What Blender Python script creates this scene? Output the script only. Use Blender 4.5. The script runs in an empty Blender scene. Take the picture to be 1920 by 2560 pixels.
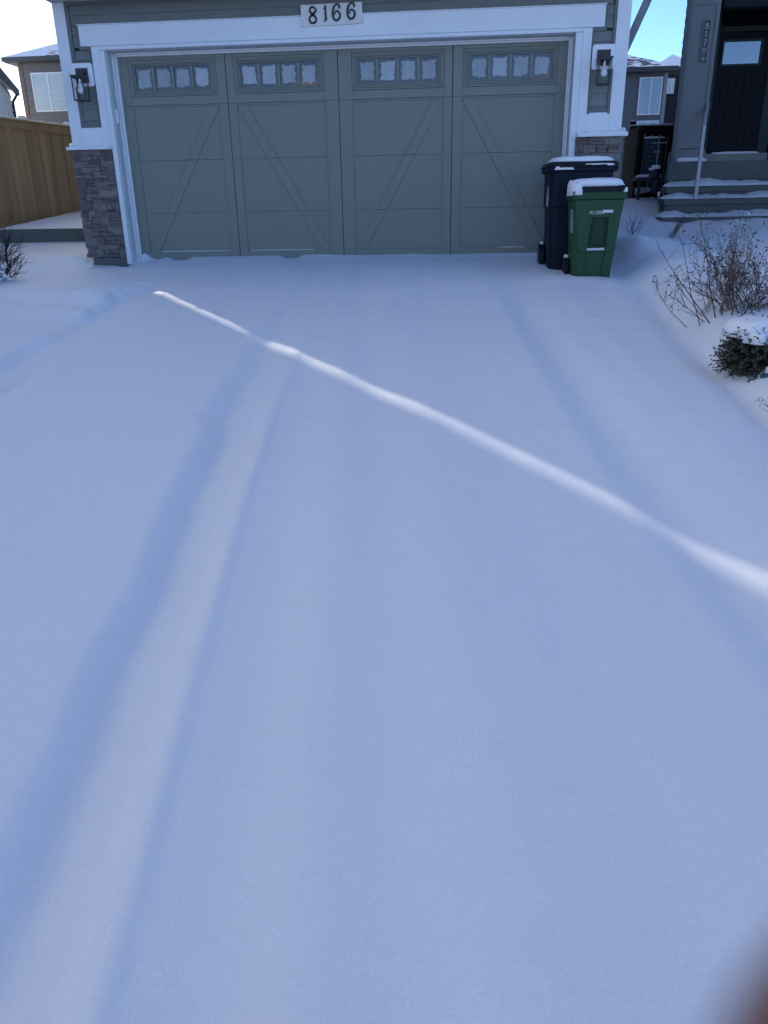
import bpy, bmesh, math, random
import numpy as np
from mathutils import Vector, Matrix
rnd = random.Random(8166)
S = bpy.context.scene
COL = S.collection
R_ = math.radians

# ------------------------------------------------------------------ camera
CAM = Vector((1.3087, -9.2643, 0.5858))
yaw, pitch, roll = -0.0969, 0.3786, -0.0182
F = Vector((math.sin(yaw)*math.cos(pitch), math.cos(yaw)*math.cos(pitch), -math.sin(pitch)))
r0 = Vector((math.cos(yaw), -math.sin(yaw), 0)); u0 = r0.cross(F)
RI = r0*math.cos(roll)+u0*math.sin(roll); UP = -r0*math.sin(roll)+u0*math.cos(roll)
cd = bpy.data.cameras.new('camera'); cam = bpy.data.objects.new('camera', cd); COL.objects.link(cam)
M = Matrix((RI, UP, -F)).transposed().to_4x4(); M.translation = CAM
cam.matrix_world = M
cd.sensor_fit = 'VERTICAL'; cd.sensor_height = 36; cd.sensor_width = 27; cd.lens = 36*1923/2560
cd.clip_start = 0.002; cd.clip_end = 2000
cd.dof.use_dof = True; cd.dof.focus_distance = 7.5; cd.dof.aperture_fstop = 8.5
S.camera = cam

# ------------------------------------------------------------------ sky, sun, exposure
SUN_EL = R_(18.6)
sdir = Vector((-0.634*math.cos(SUN_EL), 0.774*math.cos(SUN_EL), math.sin(SUN_EL))).normalized()   # towards the sun
W = bpy.data.worlds.new("World"); S.world = W; W.use_nodes = True
nt = W.node_tree; N = nt.nodes; L = nt.links; N.clear()
out = N.new('ShaderNodeOutputWorld'); bg = N.new('ShaderNodeBackground'); L.new(bg.outputs[0], out.inputs[0])
sky = N.new('ShaderNodeTexSky'); sky.sky_type = 'NISHITA'; sky.sun_disc = False
sky.sun_elevation = SUN_EL; sky.sun_rotation = math.atan2(sdir.x, sdir.y)
sky.air_density = 0.5; sky.dust_density = 0.0; sky.ozone_density = 4.0
bg.inputs[1].default_value = 0.15
tc = N.new('ShaderNodeTexCoord')
sep = N.new('ShaderNodeSeparateXYZ'); L.new(tc.outputs['Generated'], sep.inputs[0])
zz = N.new('ShaderNodeMath'); zz.operation = 'ADD'; L.new(sep.outputs[2], zz.inputs[0]); zz.inputs[1].default_value = 0.22
zc = N.new('ShaderNodeMath'); zc.operation = 'MAXIMUM'; L.new(zz.outputs[0], zc.inputs[0]); zc.inputs[1].default_value = 0.05
dv = N.new('ShaderNodeVectorMath'); dv.operation = 'DIVIDE'; L.new(tc.outputs['Generated'], dv.inputs[0])
cz = N.new('ShaderNodeCombineXYZ')
for i in range(3): L.new(zc.outputs[0], cz.inputs[i])
L.new(cz.outputs[0], dv.inputs[1])
cn = N.new('ShaderNodeTexNoise'); cn.noise_dimensions = '4D'; cn.inputs['W'].default_value = 0.0; cn.inputs['Scale'].default_value = 1.1; cn.inputs['Detail'].default_value = 7; cn.inputs['Roughness'].default_value = 0.55
L.new(dv.outputs[0], cn.inputs['Vector'])
dt = N.new('ShaderNodeVectorMath'); dt.operation = 'DOT_PRODUCT'; L.new(tc.outputs['Generated'], dt.inputs[0])
dt.inputs[1].default_value = Vector((-0.87, 0.49, 0.0))
ad = N.new('ShaderNodeMath'); ad.operation = 'MULTIPLY_ADD'; L.new(dt.outputs['Value'], ad.inputs[0]); ad.inputs[1].default_value = 0.22
L.new(cn.outputs[0], ad.inputs[2])
cr = N.new('ShaderNodeMapRange'); cr.interpolation_type = 'SMOOTHSTEP'
L.new(ad.outputs[0], cr.inputs[0]); cr.inputs[1].default_value = 0.54; cr.inputs[2].default_value = 0.71
cr.inputs[3].default_value = 0.0; cr.inputs[4].default_value = 0.96
n2 = N.new('ShaderNodeTexNoise'); n2.inputs['Scale'].default_value = 2.6; n2.inputs['Detail'].default_value = 5
L.new(dv.outputs[0], n2.inputs['Vector'])
cc = N.new('ShaderNodeMix'); cc.data_type = 'RGBA'; L.new(n2.outputs[0], cc.inputs[0])
cc.inputs[6].default_value = (4.5, 4.55, 4.6, 1); cc.inputs[7].default_value = (6.4, 6.4, 6.2, 1)
mx = N.new('ShaderNodeMix'); mx.data_type = 'RGBA'
L.new(cr.outputs[0], mx.inputs[0]); L.new(sky.outputs[0], mx.inputs[6]); L.new(cc.outputs[2], mx.inputs[7])
L.new(mx.outputs[2], bg.inputs[0])

sl = bpy.data.lights.new('sun', 'SUN'); sl.energy = 2.0; sl.angle = R_(0.53); sl.color = (1.0, 0.93, 0.84)
sun = bpy.data.objects.new('sun', sl); COL.objects.link(sun)
sun.rotation_euler = sdir.to_track_quat('Z', 'Y').to_euler(); sun.location = (-20, 30, 20)
S.view_settings.view_transform = 'Standard'; S.view_settings.look = 'None'
S.view_settings.gamma = 1; S.view_settings.use_curve_mapping = False
S.view_settings.exposure = 1.21
S.cycles.max_bounces = 8

# ------------------------------------------------------------------ materials
MATS = {}
def mat(name, col, rough=0.6, metal=0.0, spec=0.5, bump=None, var=None, objvar=0.0, trans=0.0):
    """bump=(scale, strength, dist, stretch) ; var=(scale, amount, stretch)"""
    m = bpy.data.materials.new(name); m.use_nodes = True; t = m.node_tree; n = t.nodes; l = t.links
    b = n['Principled BSDF']; b.inputs['Base Color'].default_value = (*col, 1)
    b.inputs['Roughness'].default_value = rough; b.inputs['Metallic'].default_value = metal
    b.inputs['Specular IOR Level'].default_value = spec
    if trans: b.inputs['Transmission Weight'].default_value = trans
    c = n.new('ShaderNodeTexCoord')
    def noise(scale, stretch, detail=5):
        mp = n.new('ShaderNodeMapping'); l.new(c.outputs['Object'], mp.inputs[0]); mp.inputs['Scale'].default_value = stretch
        x = n.new('ShaderNodeTexNoise'); x.inputs['Scale'].default_value = scale; x.inputs['Detail'].default_value = detail
        l.new(mp.outputs[0], x.inputs['Vector']); return x
    last = None
    if var:
        x = noise(var[0], var[2] if len(var) > 2 else (1, 1, 1))
        r = n.new('ShaderNodeMapRange'); l.new(x.outputs[0], r.inputs[0]); r.inputs[1].default_value = .25; r.inputs[2].default_value = .75
        r.inputs[3].default_value = 1-var[1]; r.inputs[4].default_value = 1+var[1]
        last = r.outputs[0]
    if objvar:
        oi = n.new('ShaderNodeObjectInfo'); r = n.new('ShaderNodeMapRange'); l.new(oi.outputs['Random'], r.inputs[0])
        r.inputs[3].default_value = 1-objvar; r.inputs[4].default_value = 1+objvar
        if last is not None:
            q = n.new('ShaderNodeMath'); q.operation = 'MULTIPLY'; l.new(last, q.inputs[0]); l.new(r.outputs[0], q.inputs[1]); last = q.outputs[0]
        else: last = r.outputs[0]
    if last is not None:
        v = n.new('ShaderNodeVectorMath'); v.operation = 'SCALE'; v.inputs[0].default_value = col; l.new(last, v.inputs['Scale'])
        l.new(v.outputs[0], b.inputs['Base Color'])
    if bump:
        x = noise(bump[0], bump[3] if len(bump) > 3 else (1, 1, 1), 6)
        bn = n.new('ShaderNodeBump'); bn.inputs['Strength'].default_value = bump[1]; bn.inputs['Distance'].default_value = bump[2]
        l.new(x.outputs[0], bn.inputs['Height']); l.new(bn.outputs[0], b.inputs['Normal'])
    MATS[name] = m; return m

def snow_material(name='snow', fine=1.0):
    m = bpy.data.materials.new(name); m.use_nodes = True; t = m.node_tree; n = t.nodes; l = t.links
    b = n['Principled BSDF']; b.inputs['Base Color'].default_value = (.875, .872, .905, 1)
    b.inputs['Roughness'].default_value = .65; b.inputs['Specular IOR Level'].default_value = .25
    c = n.new('ShaderNodeTexCoord')
    a = n.new('ShaderNodeTexNoise'); a.inputs['Scale'].default_value = 85; a.inputs['Detail'].default_value = 9; a.inputs['Roughness'].default_value = .75; l.new(c.outputs['Object'], a.inputs['Vector'])
    mp = n.new('ShaderNodeMapping'); mp.inputs['Scale'].default_value = (1, 1.5, 1); mp.inputs['Rotation'].default_value = (0, 0, .25); l.new(c.outputs['Object'], mp.inputs[0])
    d = n.new('ShaderNodeTexNoise'); d.inputs['Scale'].default_value = 9; d.inputs['Detail'].default_value = 6; d.inputs['Roughness'].default_value = .6; l.new(mp.outputs[0], d.inputs['Vector'])
    b1 = n.new('ShaderNodeBump'); b1.inputs['Strength'].default_value = .7*fine; b1.inputs['Distance'].default_value = .004; l.new(a.outputs[0], b1.inputs['Height'])
    b2 = n.new('ShaderNodeBump'); b2.inputs['Strength'].default_value = .13*fine; b2.inputs['Distance'].default_value = .02; l.new(d.outputs[0], b2.inputs['Height'])
    l.new(b2.outputs[0], b1.inputs['Normal']); l.new(b1.outputs[0], b.inputs['Normal'])
    v = n.new('ShaderNodeMapRange'); l.new(d.outputs[0], v.inputs[0]); v.inputs[1].default_value = .3; v.inputs[2].default_value = .7; v.inputs[3].default_value = .985; v.inputs[4].default_value = 1.01
    gr = n.new('ShaderNodeTexNoise'); gr.inputs['Scale'].default_value = 230; gr.inputs['Detail'].default_value = 3; l.new(c.outputs['Object'], gr.inputs['Vector'])
    gv = n.new('ShaderNodeMapRange'); l.new(gr.outputs[0], gv.inputs[0]); gv.inputs[1].default_value = .32; gv.inputs[2].default_value = .68; gv.inputs[3].default_value = .93; gv.inputs[4].default_value = 1.04
    gm_ = n.new('ShaderNodeMath'); gm_.operation = 'MULTIPLY'; l.new(v.outputs[0], gm_.inputs[0]); l.new(gv.outputs[0], gm_.inputs[1])
    s = n.new('ShaderNodeVectorMath'); s.operation = 'SCALE'; s.inputs[0].default_value = (.875, .872, .905); l.new(gm_.outputs[0], s.inputs['Scale']); l.new(s.outputs[0], b.inputs['Base Color'])
    MATS[name] = m; return m

def roof_material(name, thr, dark=(.07, .06, .065)):
    """asphalt shingles with a broken cover of snow"""
    m = bpy.data.materials.new(name); m.use_nodes = True; t = m.node_tree; n = t.nodes; l = t.links
    b = n['Principled BSDF']; b.inputs['Roughness'].default_value = .8
    c = n.new('ShaderNodeTexCoord')
    mp = n.new('ShaderNodeMapping'); mp.inputs['Scale'].default_value = (1.2, 1.2, 7); l.new(c.outputs['Object'], mp.inputs[0])
    a = n.new('ShaderNodeTexNoise'); a.inputs['Scale'].default_value = 2.2; a.inputs['Detail'].default_value = 5; l.new(mp.outputs[0], a.inputs['Vector'])
    g = n.new('ShaderNodeTexNoise'); g.inputs['Scale'].default_value = .55; g.inputs['Detail'].default_value = 2; l.new(c.outputs['Object'], g.inputs['Vector'])
    ad = n.new('ShaderNodeMath'); ad.operation = 'ADD'; l.new(a.outputs[0], ad.inputs[0]); l.new(g.outputs[0], ad.inputs[1])
    r = n.new('ShaderNodeMapRange'); l.new(ad.outputs[0], r.inputs[0]); r.inputs[1].default_value = thr; r.inputs[2].default_value = thr+.05
    x = n.new('ShaderNodeMix'); x.data_type = 'RGBA'; l.new(r.outputs[0], x.inputs[0]); x.inputs[6].default_value = (.82, .85, .9, 1); x.inputs[7].default_value = (*dark, 1)
    l.new(x.outputs[2], b.inputs['Base Color']); MATS[name] = m; return m

def frost_glass(name):
    """garage pane: dark glass with an irregular sheet of frost held clear of the edges (Generated = pane box)"""
    m = bpy.data.materials.new(name); m.use_nodes = True; t = m.node_tree; n = t.nodes; l = t.links
    b = n['Principled BSDF']
    c = n.new('ShaderNodeTexCoord'); oi = n.new('ShaderNodeObjectInfo')
    s = n.new('ShaderNodeSeparateXYZ'); l.new(c.outputs['Generated'], s.inputs[0])
    def edge(o):
        q = n.new('ShaderNodeMath'); q.operation = 'SUBTRACT'; l.new(o, q.inputs[0]); q.inputs[1].default_value = .5
        w = n.new('ShaderNodeMath'); w.operation = 'ABSOLUTE'; l.new(q.outputs[0], w.inputs[0]); return w
    ex, ez = edge(s.outputs[0]), edge(s.outputs[2])
    mxn = n.new('ShaderNodeMath'); mxn.operation = 'MAXIMUM'; l.new(ex.outputs[0], mxn.inputs[0]); l.new(ez.outputs[0], mxn.inputs[1])
    no = n.new('ShaderNodeTexNoise'); no.noise_dimensions = '4D'; no.inputs['Scale'].default_value = 26; no.inputs['Detail'].default_value = 3
    l.new(c.outputs['Object'], no.inputs['Vector'])
    wv = n.new('ShaderNodeMath'); wv.operation = 'MULTIPLY'; l.new(oi.outputs['Random'], wv.inputs[0]); wv.inputs[1].default_value = 37; l.new(wv.outputs[0], no.inputs['W'])
    q = n.new('ShaderNodeMath'); q.operation = 'MULTIPLY_ADD'; l.new(no.outputs[0], q.inputs[0]); q.inputs[1].default_value = .30; l.new(mxn.outputs[0], q.inputs[2])
    r = n.new('ShaderNodeMapRange'); l.new(q.outputs[0], r.inputs[0]); r.inputs[1].default_value = .50; r.inputs[2].default_value = .535; r.inputs[3].default_value = 1; r.inputs[4].default_value = 0
    v = n.new('ShaderNodeTexNoise'); v.inputs['Scale'].default_value = 9; mp = n.new('ShaderNodeMapping'); mp.inputs['Scale'].default_value = (2.5, 1, .5); l.new(c.outputs['Object'], mp.inputs[0]); l.new(mp.outputs[0], v.inputs['Vector'])
    vr = n.new('ShaderNodeMix'); vr.data_type = 'RGBA'; l.new(v.outputs[0], vr.inputs[0]); vr.inputs[6].default_value = (.20, .215, .24, 1); vr.inputs[7].default_value = (.40, .41, .43, 1)
    x = n.new('ShaderNodeMix'); x.data_type = 'RGBA'; l.new(r.outputs[0], x.inputs[0]); x.inputs[6].default_value = (.012, .016, .016, 1); l.new(vr.outputs[2], x.inputs[7])
    rr = n.new('ShaderNodeMapRange'); l.new(oi.outputs['Random'], rr.inputs[0]); rr.inputs[3].default_value = .62; rr.inputs[4].default_value = 1.08
    sv_ = n.new('ShaderNodeVectorMath'); sv_.operation = 'SCALE'; l.new(x.outputs[2], sv_.inputs[0]); l.new(rr.outputs[0], sv_.inputs['Scale'])
    l.new(sv_.outputs[0], b.inputs['Base Color'])
    b.inputs['Roughness'].default_value = .35
    b.inputs['Coat Weight'].default_value = 1.0; b.inputs['Coat Roughness'].default_value = .02; b.inputs['Coat IOR'].default_value = 1.5
    MATS[name] = m; return m

snow_material(); snow_material('snow_clump', .7)
roof_material('roof_patchy', 1.07, (.055, .05, .055)); roof_material('roof_snowy', 1.32)
frost_glass('frosted_glass')
mat('white_trim', (.72, .74, .76), .55, bump=(60, .15, .002, (1, 1, 1)), var=(2.5, .035))
mat('sage_door', (.178, .198, .172), .5, bump=(220, .12, .001), var=(1.4, .03))
mat('seam_dark', (.02, .022, .024), .8)
mat('slate_siding', (.165, .182, .175), .6, bump=(30, .25, .002, (.15, 1, 1)), var=(3, .05), objvar=.04)
mat('slate_trim', (.13, .145, .135), .6)
mat('soffit', (.46, .48, .47), .6)
mat('stone', (.19, .165, .152), .85, bump=(38, .7, .008), var=(16, .25), objvar=.30)
mat('mortar', (.03, .03, .033), .9)
mat('concrete', (.105, .118, .110), .85, bump=(45, .35, .004), var=(5, .12))
mat('concrete_light', (.30, .31, .29), .85, bump=(45, .35, .004), var=(4, .15))
mat('black_metal', (.012, .012, .014), .4)
mat('bulb_white', (.80, .81, .80), .25)
mat('bulb_cap', (.5, .5, .5), .35, metal=.8)
mat('white_plastic', (.80, .82, .86), .4)
mat('sign_board', (.66, .66, .63), .6, bump=(25, .3, .002, (.2, 1, 1)), var=(6, .05, (.3, 1, 2)))
mat('digit_black', (.008, .008, .014), .35)
mat('navy_plastic', (.003, .006, .020), .6, spec=.22, bump=(180, .12, .001), var=(6, .15))
mat('black_plastic', (.004, .006, .012), .55, spec=.3)
mat('green_plastic', (.026, .074, .034), .6, spec=.25, bump=(180, .15, .001), var=(5, .08, (1, 1, .4)))
mat('green_dark', (.014, .046, .022), .6, spec=.25)
mat('stencil_white', (.62, .64, .66), .6)
mat('stencil_grey', (.28, .33, .33), .6)
mat('cedar', (.29, .195, .112), .75, bump=(16, .35, .003, (1, 1, .06)), var=(9, .22, (1, 1, .07)), objvar=.16)
mat('cedar_cap', (.36, .25, .15), .75, var=(7, .2, (1, .3, 1)))
mat('brown_fence', (.022, .011, .008), .8, var=(9, .3, (1, 1, .07)), objvar=.2)
mat('taupe_siding', (.152, .148, .148), .7)
mat('grey_siding', (.115, .13, .145), .7)
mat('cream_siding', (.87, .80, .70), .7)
mat('dark_trim', (.055, .06, .06), .6)
mat('brown_trim', (.13, .10, .085), .6)
mat('window_glass', (.012, .016, .02), .03); MATS['window_glass'].node_tree.nodes['Principled BSDF'].inputs['IOR'].default_value = 2.3
mat('blind', (.36, .46, .50), .18, spec=.8, var=(1.0, .10, (.5, .5, 9)))
mat('sky_painted_glass', (.40, .58, .68), .12, spec=1.0, var=(.8, .18, (1, 1, .6)))  # light blue of the reflected sky is put into the pane colour
mat('porch_grey', (.20, .215, .215), .6, bump=(60, .1, .001), var=(3, .05))
mat('porch_dark', (.020, .026, .028), .8, spec=.2)
mat('teal_trim', (.028, .045, .045), .6, spec=.3)
mat('door_navy', (.005, .007, .012), .6, spec=.2)
mat('downspout_grey', (.24, .26, .27), .5)
mat('navy_chair', (.014, .022, .045), .5)
mat('twig_brown', (.15, .10, .072), .8, objvar=.2)
mat('twig_red', (.10, .035, .032), .7, objvar=.2)
mat('twig_dark', (.028, .018, .022), .8)
mat('seed_head', (.075, .048, .032), .9)
mat('box_leaf', (.030, .038, .017), .5, var=(30, .6))
mat('spruce', (.020, .030, .026), .7)
mat('teal_plastic', (.01, .10, .12), .4)
mat('rail_pale', (.46, .48, .50), .5)
mat('jamb_grey', (.50, .52, .55), .55, var=(2, .04))
mat('skin', (.14, .066, .050), .55, bump=(900, .2, .0003))
mat('phone_black', (.01, .01, .012), .3)
mat('jacket', (.02, .022, .03), .9)
mat('nail', (.40, .22, .18), .3)
mat('interior', (.01, .01, .012), .9)
g = mat('lantern_glass', (1, 1, 1), .02, trans=1.0); g.node_tree.nodes['Principled BSDF'].inputs['IOR'].default_value = 1.08

# ------------------------------------------------------------------ helpers
def props(o, label=None, cat=None, group=None, kind=None):
    for k, v in (('label', label), ('category', cat), ('group', group), ('kind', kind)):
        if v: o[k] = v
    return o
def origin(o):
    p = Vector((0, 0, 0))
    while o is not None: p += o.location; o = o.parent
    return p
def thing(name, loc, label, cat, group=None, rz=0):
    o = bpy.data.objects.new(name, None); o.location = loc; o.rotation_euler = (0, 0, rz); o.empty_display_size = .1
    COL.objects.link(o); return props(o, label, cat, group)
def link(name, me, m, parent=None, local=False, smooth=False, bevel=0):
    if m: 
        me.materials.clear(); me.materials.append(MATS[m])
    if smooth: me.polygons.foreach_set('use_smooth', [True]*len(me.polygons))
    o = bpy.data.objects.new(name, me); COL.objects.link(o)
    if parent is not None:
        if not local: me.transform(Matrix.Translation(-origin(parent)))
        o.parent = parent
    if bevel:
        b = o.modifiers.new('bevel', 'BEVEL'); b.width = bevel; b.segments = 2; b.limit_method = 'ANGLE'
    return o

class MB:
    def __init__(s): s.v = []; s.f = []
    def add(s, vs, fs):
        k = len(s.v); s.v += [tuple(v) for v in vs]; s.f += [tuple(i+k for i in f) for f in fs]; return s
    def box(s, x0, x1, y0, y1, z0, z1):
        return s.add([(x0,y0,z0),(x1,y0,z0),(x1,y1,z0),(x0,y1,z0),(x0,y0,z1),(x1,y0,z1),(x1,y1,z1),(x0,y1,z1)],
                     [(0,3,2,1),(4,5,6,7),(0,1,5,4),(1,2,6,5),(2,3,7,6),(3,0,4,7)])
    def prism(s, poly, y0, y1):   # polygon in x,z (counter-clockwise seen from -y), thickness along y
        n = len(poly)
        vs = [(x, y0, z) for x, z in poly]+[(x, y1, z) for x, z in poly]
        return s.add(vs, [tuple(range(n)), tuple(range(2*n-1, n-1, -1))]+[(i, i+n, (i+1) % n+n, (i+1) % n) for i in range(n)])
    def prism_z(s, poly, z0, z1):
        n = len(poly); vs = [(x, y, z0) for x, y in poly]+[(x, y, z1) for x, y in poly]
        return s.add(vs, [tuple(range(n-1, -1, -1)), tuple(range(n, 2*n))]+[(i, (i+1) % n, (i+1) % n+n, i+n) for i in range(n)])
    def tube(s, pts, rad, n=5, cap=True):
        pts = [Vector(p) for p in pts]; k = len(s.v); m = len(pts)
        if not hasattr(rad, '__len__'): rad = [rad]*m
        for i, p in enumerate(pts):
            d = (pts[min(i+1, m-1)]-pts[max(i-1, 0)]).normalized()
            a = d.cross(Vector((0.13, .31, .94))).normalized() if abs(d.z) < .9 else d.cross(Vector((0, 1, .05))).normalized()
            b = d.cross(a)
            for j in range(n):
                t = 2*math.pi*j/n; s.v.append(tuple(p+(a*math.cos(t)+b*math.sin(t))*rad[i]))
        for i in range(m-1):
            for j in range(n):
                s.f.append((k+i*n+j, k+i*n+(j+1) % n, k+(i+1)*n+(j+1) % n, k+(i+1)*n+j))
        if cap: s.f.append(tuple(k+j for j in range(n-1, -1, -1))); s.f.append(tuple(k+(m-1)*n+j for j in range(n)))
        return s
    def loft(s, rings, cap=True):
        k = len(s.v); n = len(rings[0])
        for r in rings: s.v += [tuple(p) for p in r]
        for i in range(len(rings)-1):
            for j in range(n): s.f.append((k+i*n+j, k+i*n+(j+1) % n, k+(i+1)*n+(j+1) % n, k+(i+1)*n+j))
        if cap: s.f.append(tuple(k+j for j in range(n-1, -1, -1))); s.f.append(tuple(k+(len(rings)-1)*n+j for j in range(n)))
        return s
    def mesh(s, name):
        me = bpy.data.meshes.new(name); me.from_pydata(s.v, [], s.f); me.update()
        return me
    def build(s, name, m, parent=None, **kw): return link(name, s.mesh(name), m, parent, **kw)

def box(name, m, parent, x0, x1, y0, y1, z0, z1, **kw): return MB().box(x0, x1, y0, y1, z0, z1).build(name, m, parent, **kw)

def catmull(P, n=6):
    P = [Vector(p) for p in P]; o = []
    for i in range(len(P)-1):
        a = P[max(i-1, 0)]; b = P[i]; c = P[i+1]; d = P[min(i+2, len(P)-1)]
        for k in range(n):
            t = k/n; o.append(.5*((2*b)+(c-a)*t+(2*a-5*b+4*c-d)*t*t+(3*b-a-3*c+d)*t**3))
    o.append(P[-1]); return o
def ribbon(mb, pts, y0, y1, n=6):
    """pts = (x, z, halfwidth): a brush stroke standing proud of a wall facing -y"""
    q = catmull(pts, n); m = len(q); A = []; B = []
    for i, p in enumerate(q):
        d = q[min(i+1, m-1)]-q[max(i-1, 0)]; d = Vector((d.x, d.y)).normalized(); nn = Vector((-d.y, d.x))*p.z
        A.append((p.x+nn.x, p.y+nn.y)); B.append((p.x-nn.x, p.y-nn.y))
    rings = [[(A[i][0], y0, A[i][1]), (B[i][0], y0, B[i][1]), (B[i][0], y1, B[i][1]), (A[i][0], y1, A[i][1])] for i in range(m)]
    return mb.loft(rings)

def vnoise(x, y, seed=0):
    """smooth value noise, numpy"""
    xi = np.floor(x).astype(np.int64); yi = np.floor(y).astype(np.int64); fx = x-xi; fy = y-yi
    def h(a, b):
        n = (a*374761393+b*668265263+seed*974711) & 0x7fffffff
        n = ((n ^ (n >> 13))*1274126177) & 0x7fffffff
        return ((n ^ (n >> 16)) & 0xffff)/65535.0
    u = fx*fx*(3-2*fx); v = fy*fy*(3-2*fy)
    return (h(xi, yi)*(1-u)+h(xi+1, yi)*u)*(1-v)+(h(xi, yi+1)*(1-u)+h(xi+1, yi+1)*u)*v-.5
def fbm(x, y, f, seed=0, o=3):
    r = 0; a = 1; x, y = .83*x-.56*y+3.1, .56*x+.83*y-1.7
    for i in range(o): r = r+a*vnoise(x*f, y*f, seed+i); a *= .5; f *= 2.03; x, y = .6*x-.8*y, .8*x+.6*y
    return r
def sst(x, a, b):
    t = np.clip((x-a)/(b-a), 0, 1); return t*t*(3-2*t)

# ------------------------------------------------------------------ the snow surface
def curve(y, pts):
    ys = [p[1] for p in pts]; xs = [p[0] for p in pts]; o = np.argsort(ys)
    return np.interp(y, np.array(ys)[o], np.array(xs)[o])
AL = [(-.27, -.2), (-.24, -1.42), (-.15, -3.67), (-.09, -4.77), (0, -5.46), (.07, -5.99), (.13, -6.53), (.22, -7.02), (.24, -7.37), (.30, -7.79), (.32, -8.04), (.38, -9)]
AR = [(-.05, -.2), (.0, -1.4), (.08, -2.48), (.26, -4.16), (.33, -5.18), (.46, -6.48), (.58, -7.42), (.65, -7.98), (.70, -8.38), (.76, -9)]
A2 = [(.12, -.2), (.16, -1.4), (.25, -3.2), (.35, -4.49), (.39, -4.94), (.59, -6.39), (.70, -7.18), (.77, -7.68), (.87, -8.37), (.95, -9)]
A3 = [(.15, -.2), (.2, -1.44), (.40, -3.2), (.64, -4.49), (.91, -6.75), (1.01, -7.67), (1.10, -8.35), (1.18, -9)]
RL = [(1.62, -.3), (1.71, -1.52), (1.89, -4.18), (2.05, -5.78), (2.17, -6.69), (2.26, -7.15), (2.5, -9)]
def height(x, y):
    x = np.asarray(x, float); y = np.asarray(y, float)
    base = .08+.10*np.minimum(y, 0.0)
    base = np.where(y < -14, .08-1.4+.0*(y), base)
    # the plots rise gently between the houses
    side = .17*sst(y, .3, 2.2)+.44*sst(y, 2.0, 4.6)+.10*sst(y, 4.5, 9)
    sideR = .06*sst(y, .3, 1.2)+.12*sst(y, 1, 3.2)+.38*sst(y, 2.6, 7.0)+.12*sst(y, 7, 9)
    rise = np.where(x < 0, side, sideR)
    z = base+rise*sst(np.abs(x), 2.7, 3.1)*np.where(y > .2, 1, 0)
    near = sst(y, -11, -9.6)*(1-sst(y, -.6, -.1)) # driveway features
    wob = .025*fbm(x*0+3, y, 1.6, 5)
    # left pair of wheel ruts
    xl = curve(y, AL)+wob+.022*fbm(x*.2, y, 3.7, 6)-.045*np.exp(-((y+5.38)/.13)**2); xr = curve(y, AR)+wob*.4; x2 = curve(y, A2); x3 = curve(y, A3)
    depth = .040+.016*sst(-y, 3.0, 5.0); depth = depth*(.26+.74*sst(-y, 3.0, 6.0))
    u = (x-xl)/np.maximum(xr-xl, .05)
    softl = .16+.05*np.sin(y*3.1)
    cut = -sst(u, -.06, .38)*depth+(.30*sst(u, .36, .66)+.60*sst(u, .58, 1.0))*depth
    cut = np.where(u > 1, -depth*(.10+.16*sst(x, xr, xr+.03)+.14*sst(x, xr, xr+.14)), cut)
    c2 = np.where(u > 1, depth*.40*sst(x, x2, x3), 0)
    z = z+near*(cut+c2)*1.0
    # shallow crease down the middle and the right pair of ruts
    z = z+near*(-.010*np.exp(-((x-x3-.14)/.12)**2)+.005*np.exp(-((x-x3-.40)/.10)**2)-.004*np.exp(-((x-x3-.72)/.10)**2))
    xR = curve(y, RL)+wob*.6
    dR = .031*sst(-y, .9, 3.2)*(1-.35*sst(-y, 4.5, 6.5))+.008
    v = x-xR
    z = z+near*(-dR*sst(v, -.15, .04)+dR*.98*sst(v, .05, .30)+.010*np.exp(-((v-.46)/.13)**2))
    z = z-near*.05*sst(x, 1.2, 2.5)*sst(-y, 4.6, 7.2)
    # left edge: scarp of undisturbed snow, trench, broken lumps
    xe = -1.69+.02*np.sin(y*1.3)+.03*fbm(y*0+9, y, 1.6, 8)+.05*fbm(x*.3, y, 4.2, 9)
    fl = sst(-y, 1.1, 2.2)
    lump = fbm(x, y, 3.2, 21)
    z = z+near*fl*((.075+.09*fbm(x*.3+5, y, 1.5, 23))*(1-sst(x, xe-.07+.03*lump, xe+.08+.03*lump))+.03*sst(x, xe+.12, xe+.38))
    z = z+near*(-.05)*np.exp(-(((x+1.40)/.09)**2+((y+4.85)/.26)**2))+near*.012*fbm(x, y*.6, 3.0, 27)*np.exp(-((x+1.62)/.28)**2)*fl+near*.02*np.exp(-(((x+1.22)/.10)**2+((y+4.8)/.32)**2))
    for (lx, ly, lr, lh) in ((-2.05, -2.35, .10, -.03), (-1.93, -2.5, .12, .03), (-1.85, -1.9, .08, -.02), (-2.2, -1.55, .05, -.02), (-1.78, -2.95, .08, -.02), (-1.95, -3.5, .12, .018), (-1.6, -3.9, .10, .015)):
        z = z+lh*np.exp(-(((x-lx)/lr)**2+((y-ly)/(lr*1.5))**2))
    # lawn left of the pier
    z = z+(.05*(1-sst(x, -3.4, -2.9))+.07*(1-sst(x, -5.2, -3.8)))*sst(y, -6, -2)*(1-sst(y, -.2, 1.2))
    # planting bed on the right: raised bank with a trough along its foot
    foot = 2.83+.02*np.sin(y*2)
    bank = sst(x, foot-.02, foot+.42)
    z = z+bank*(.135+.035*fbm(x, y, 1.7, 31))*sst(y, -10, -8)*(1-sst(y, .4, 1.3))
    z = z-.028*np.exp(-((x-foot-.03)/.12)**2)*sst(y, -10, -8)*(1-sst(y, -1.6, -1.0))*sst(-y, .8, 1.8)
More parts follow.
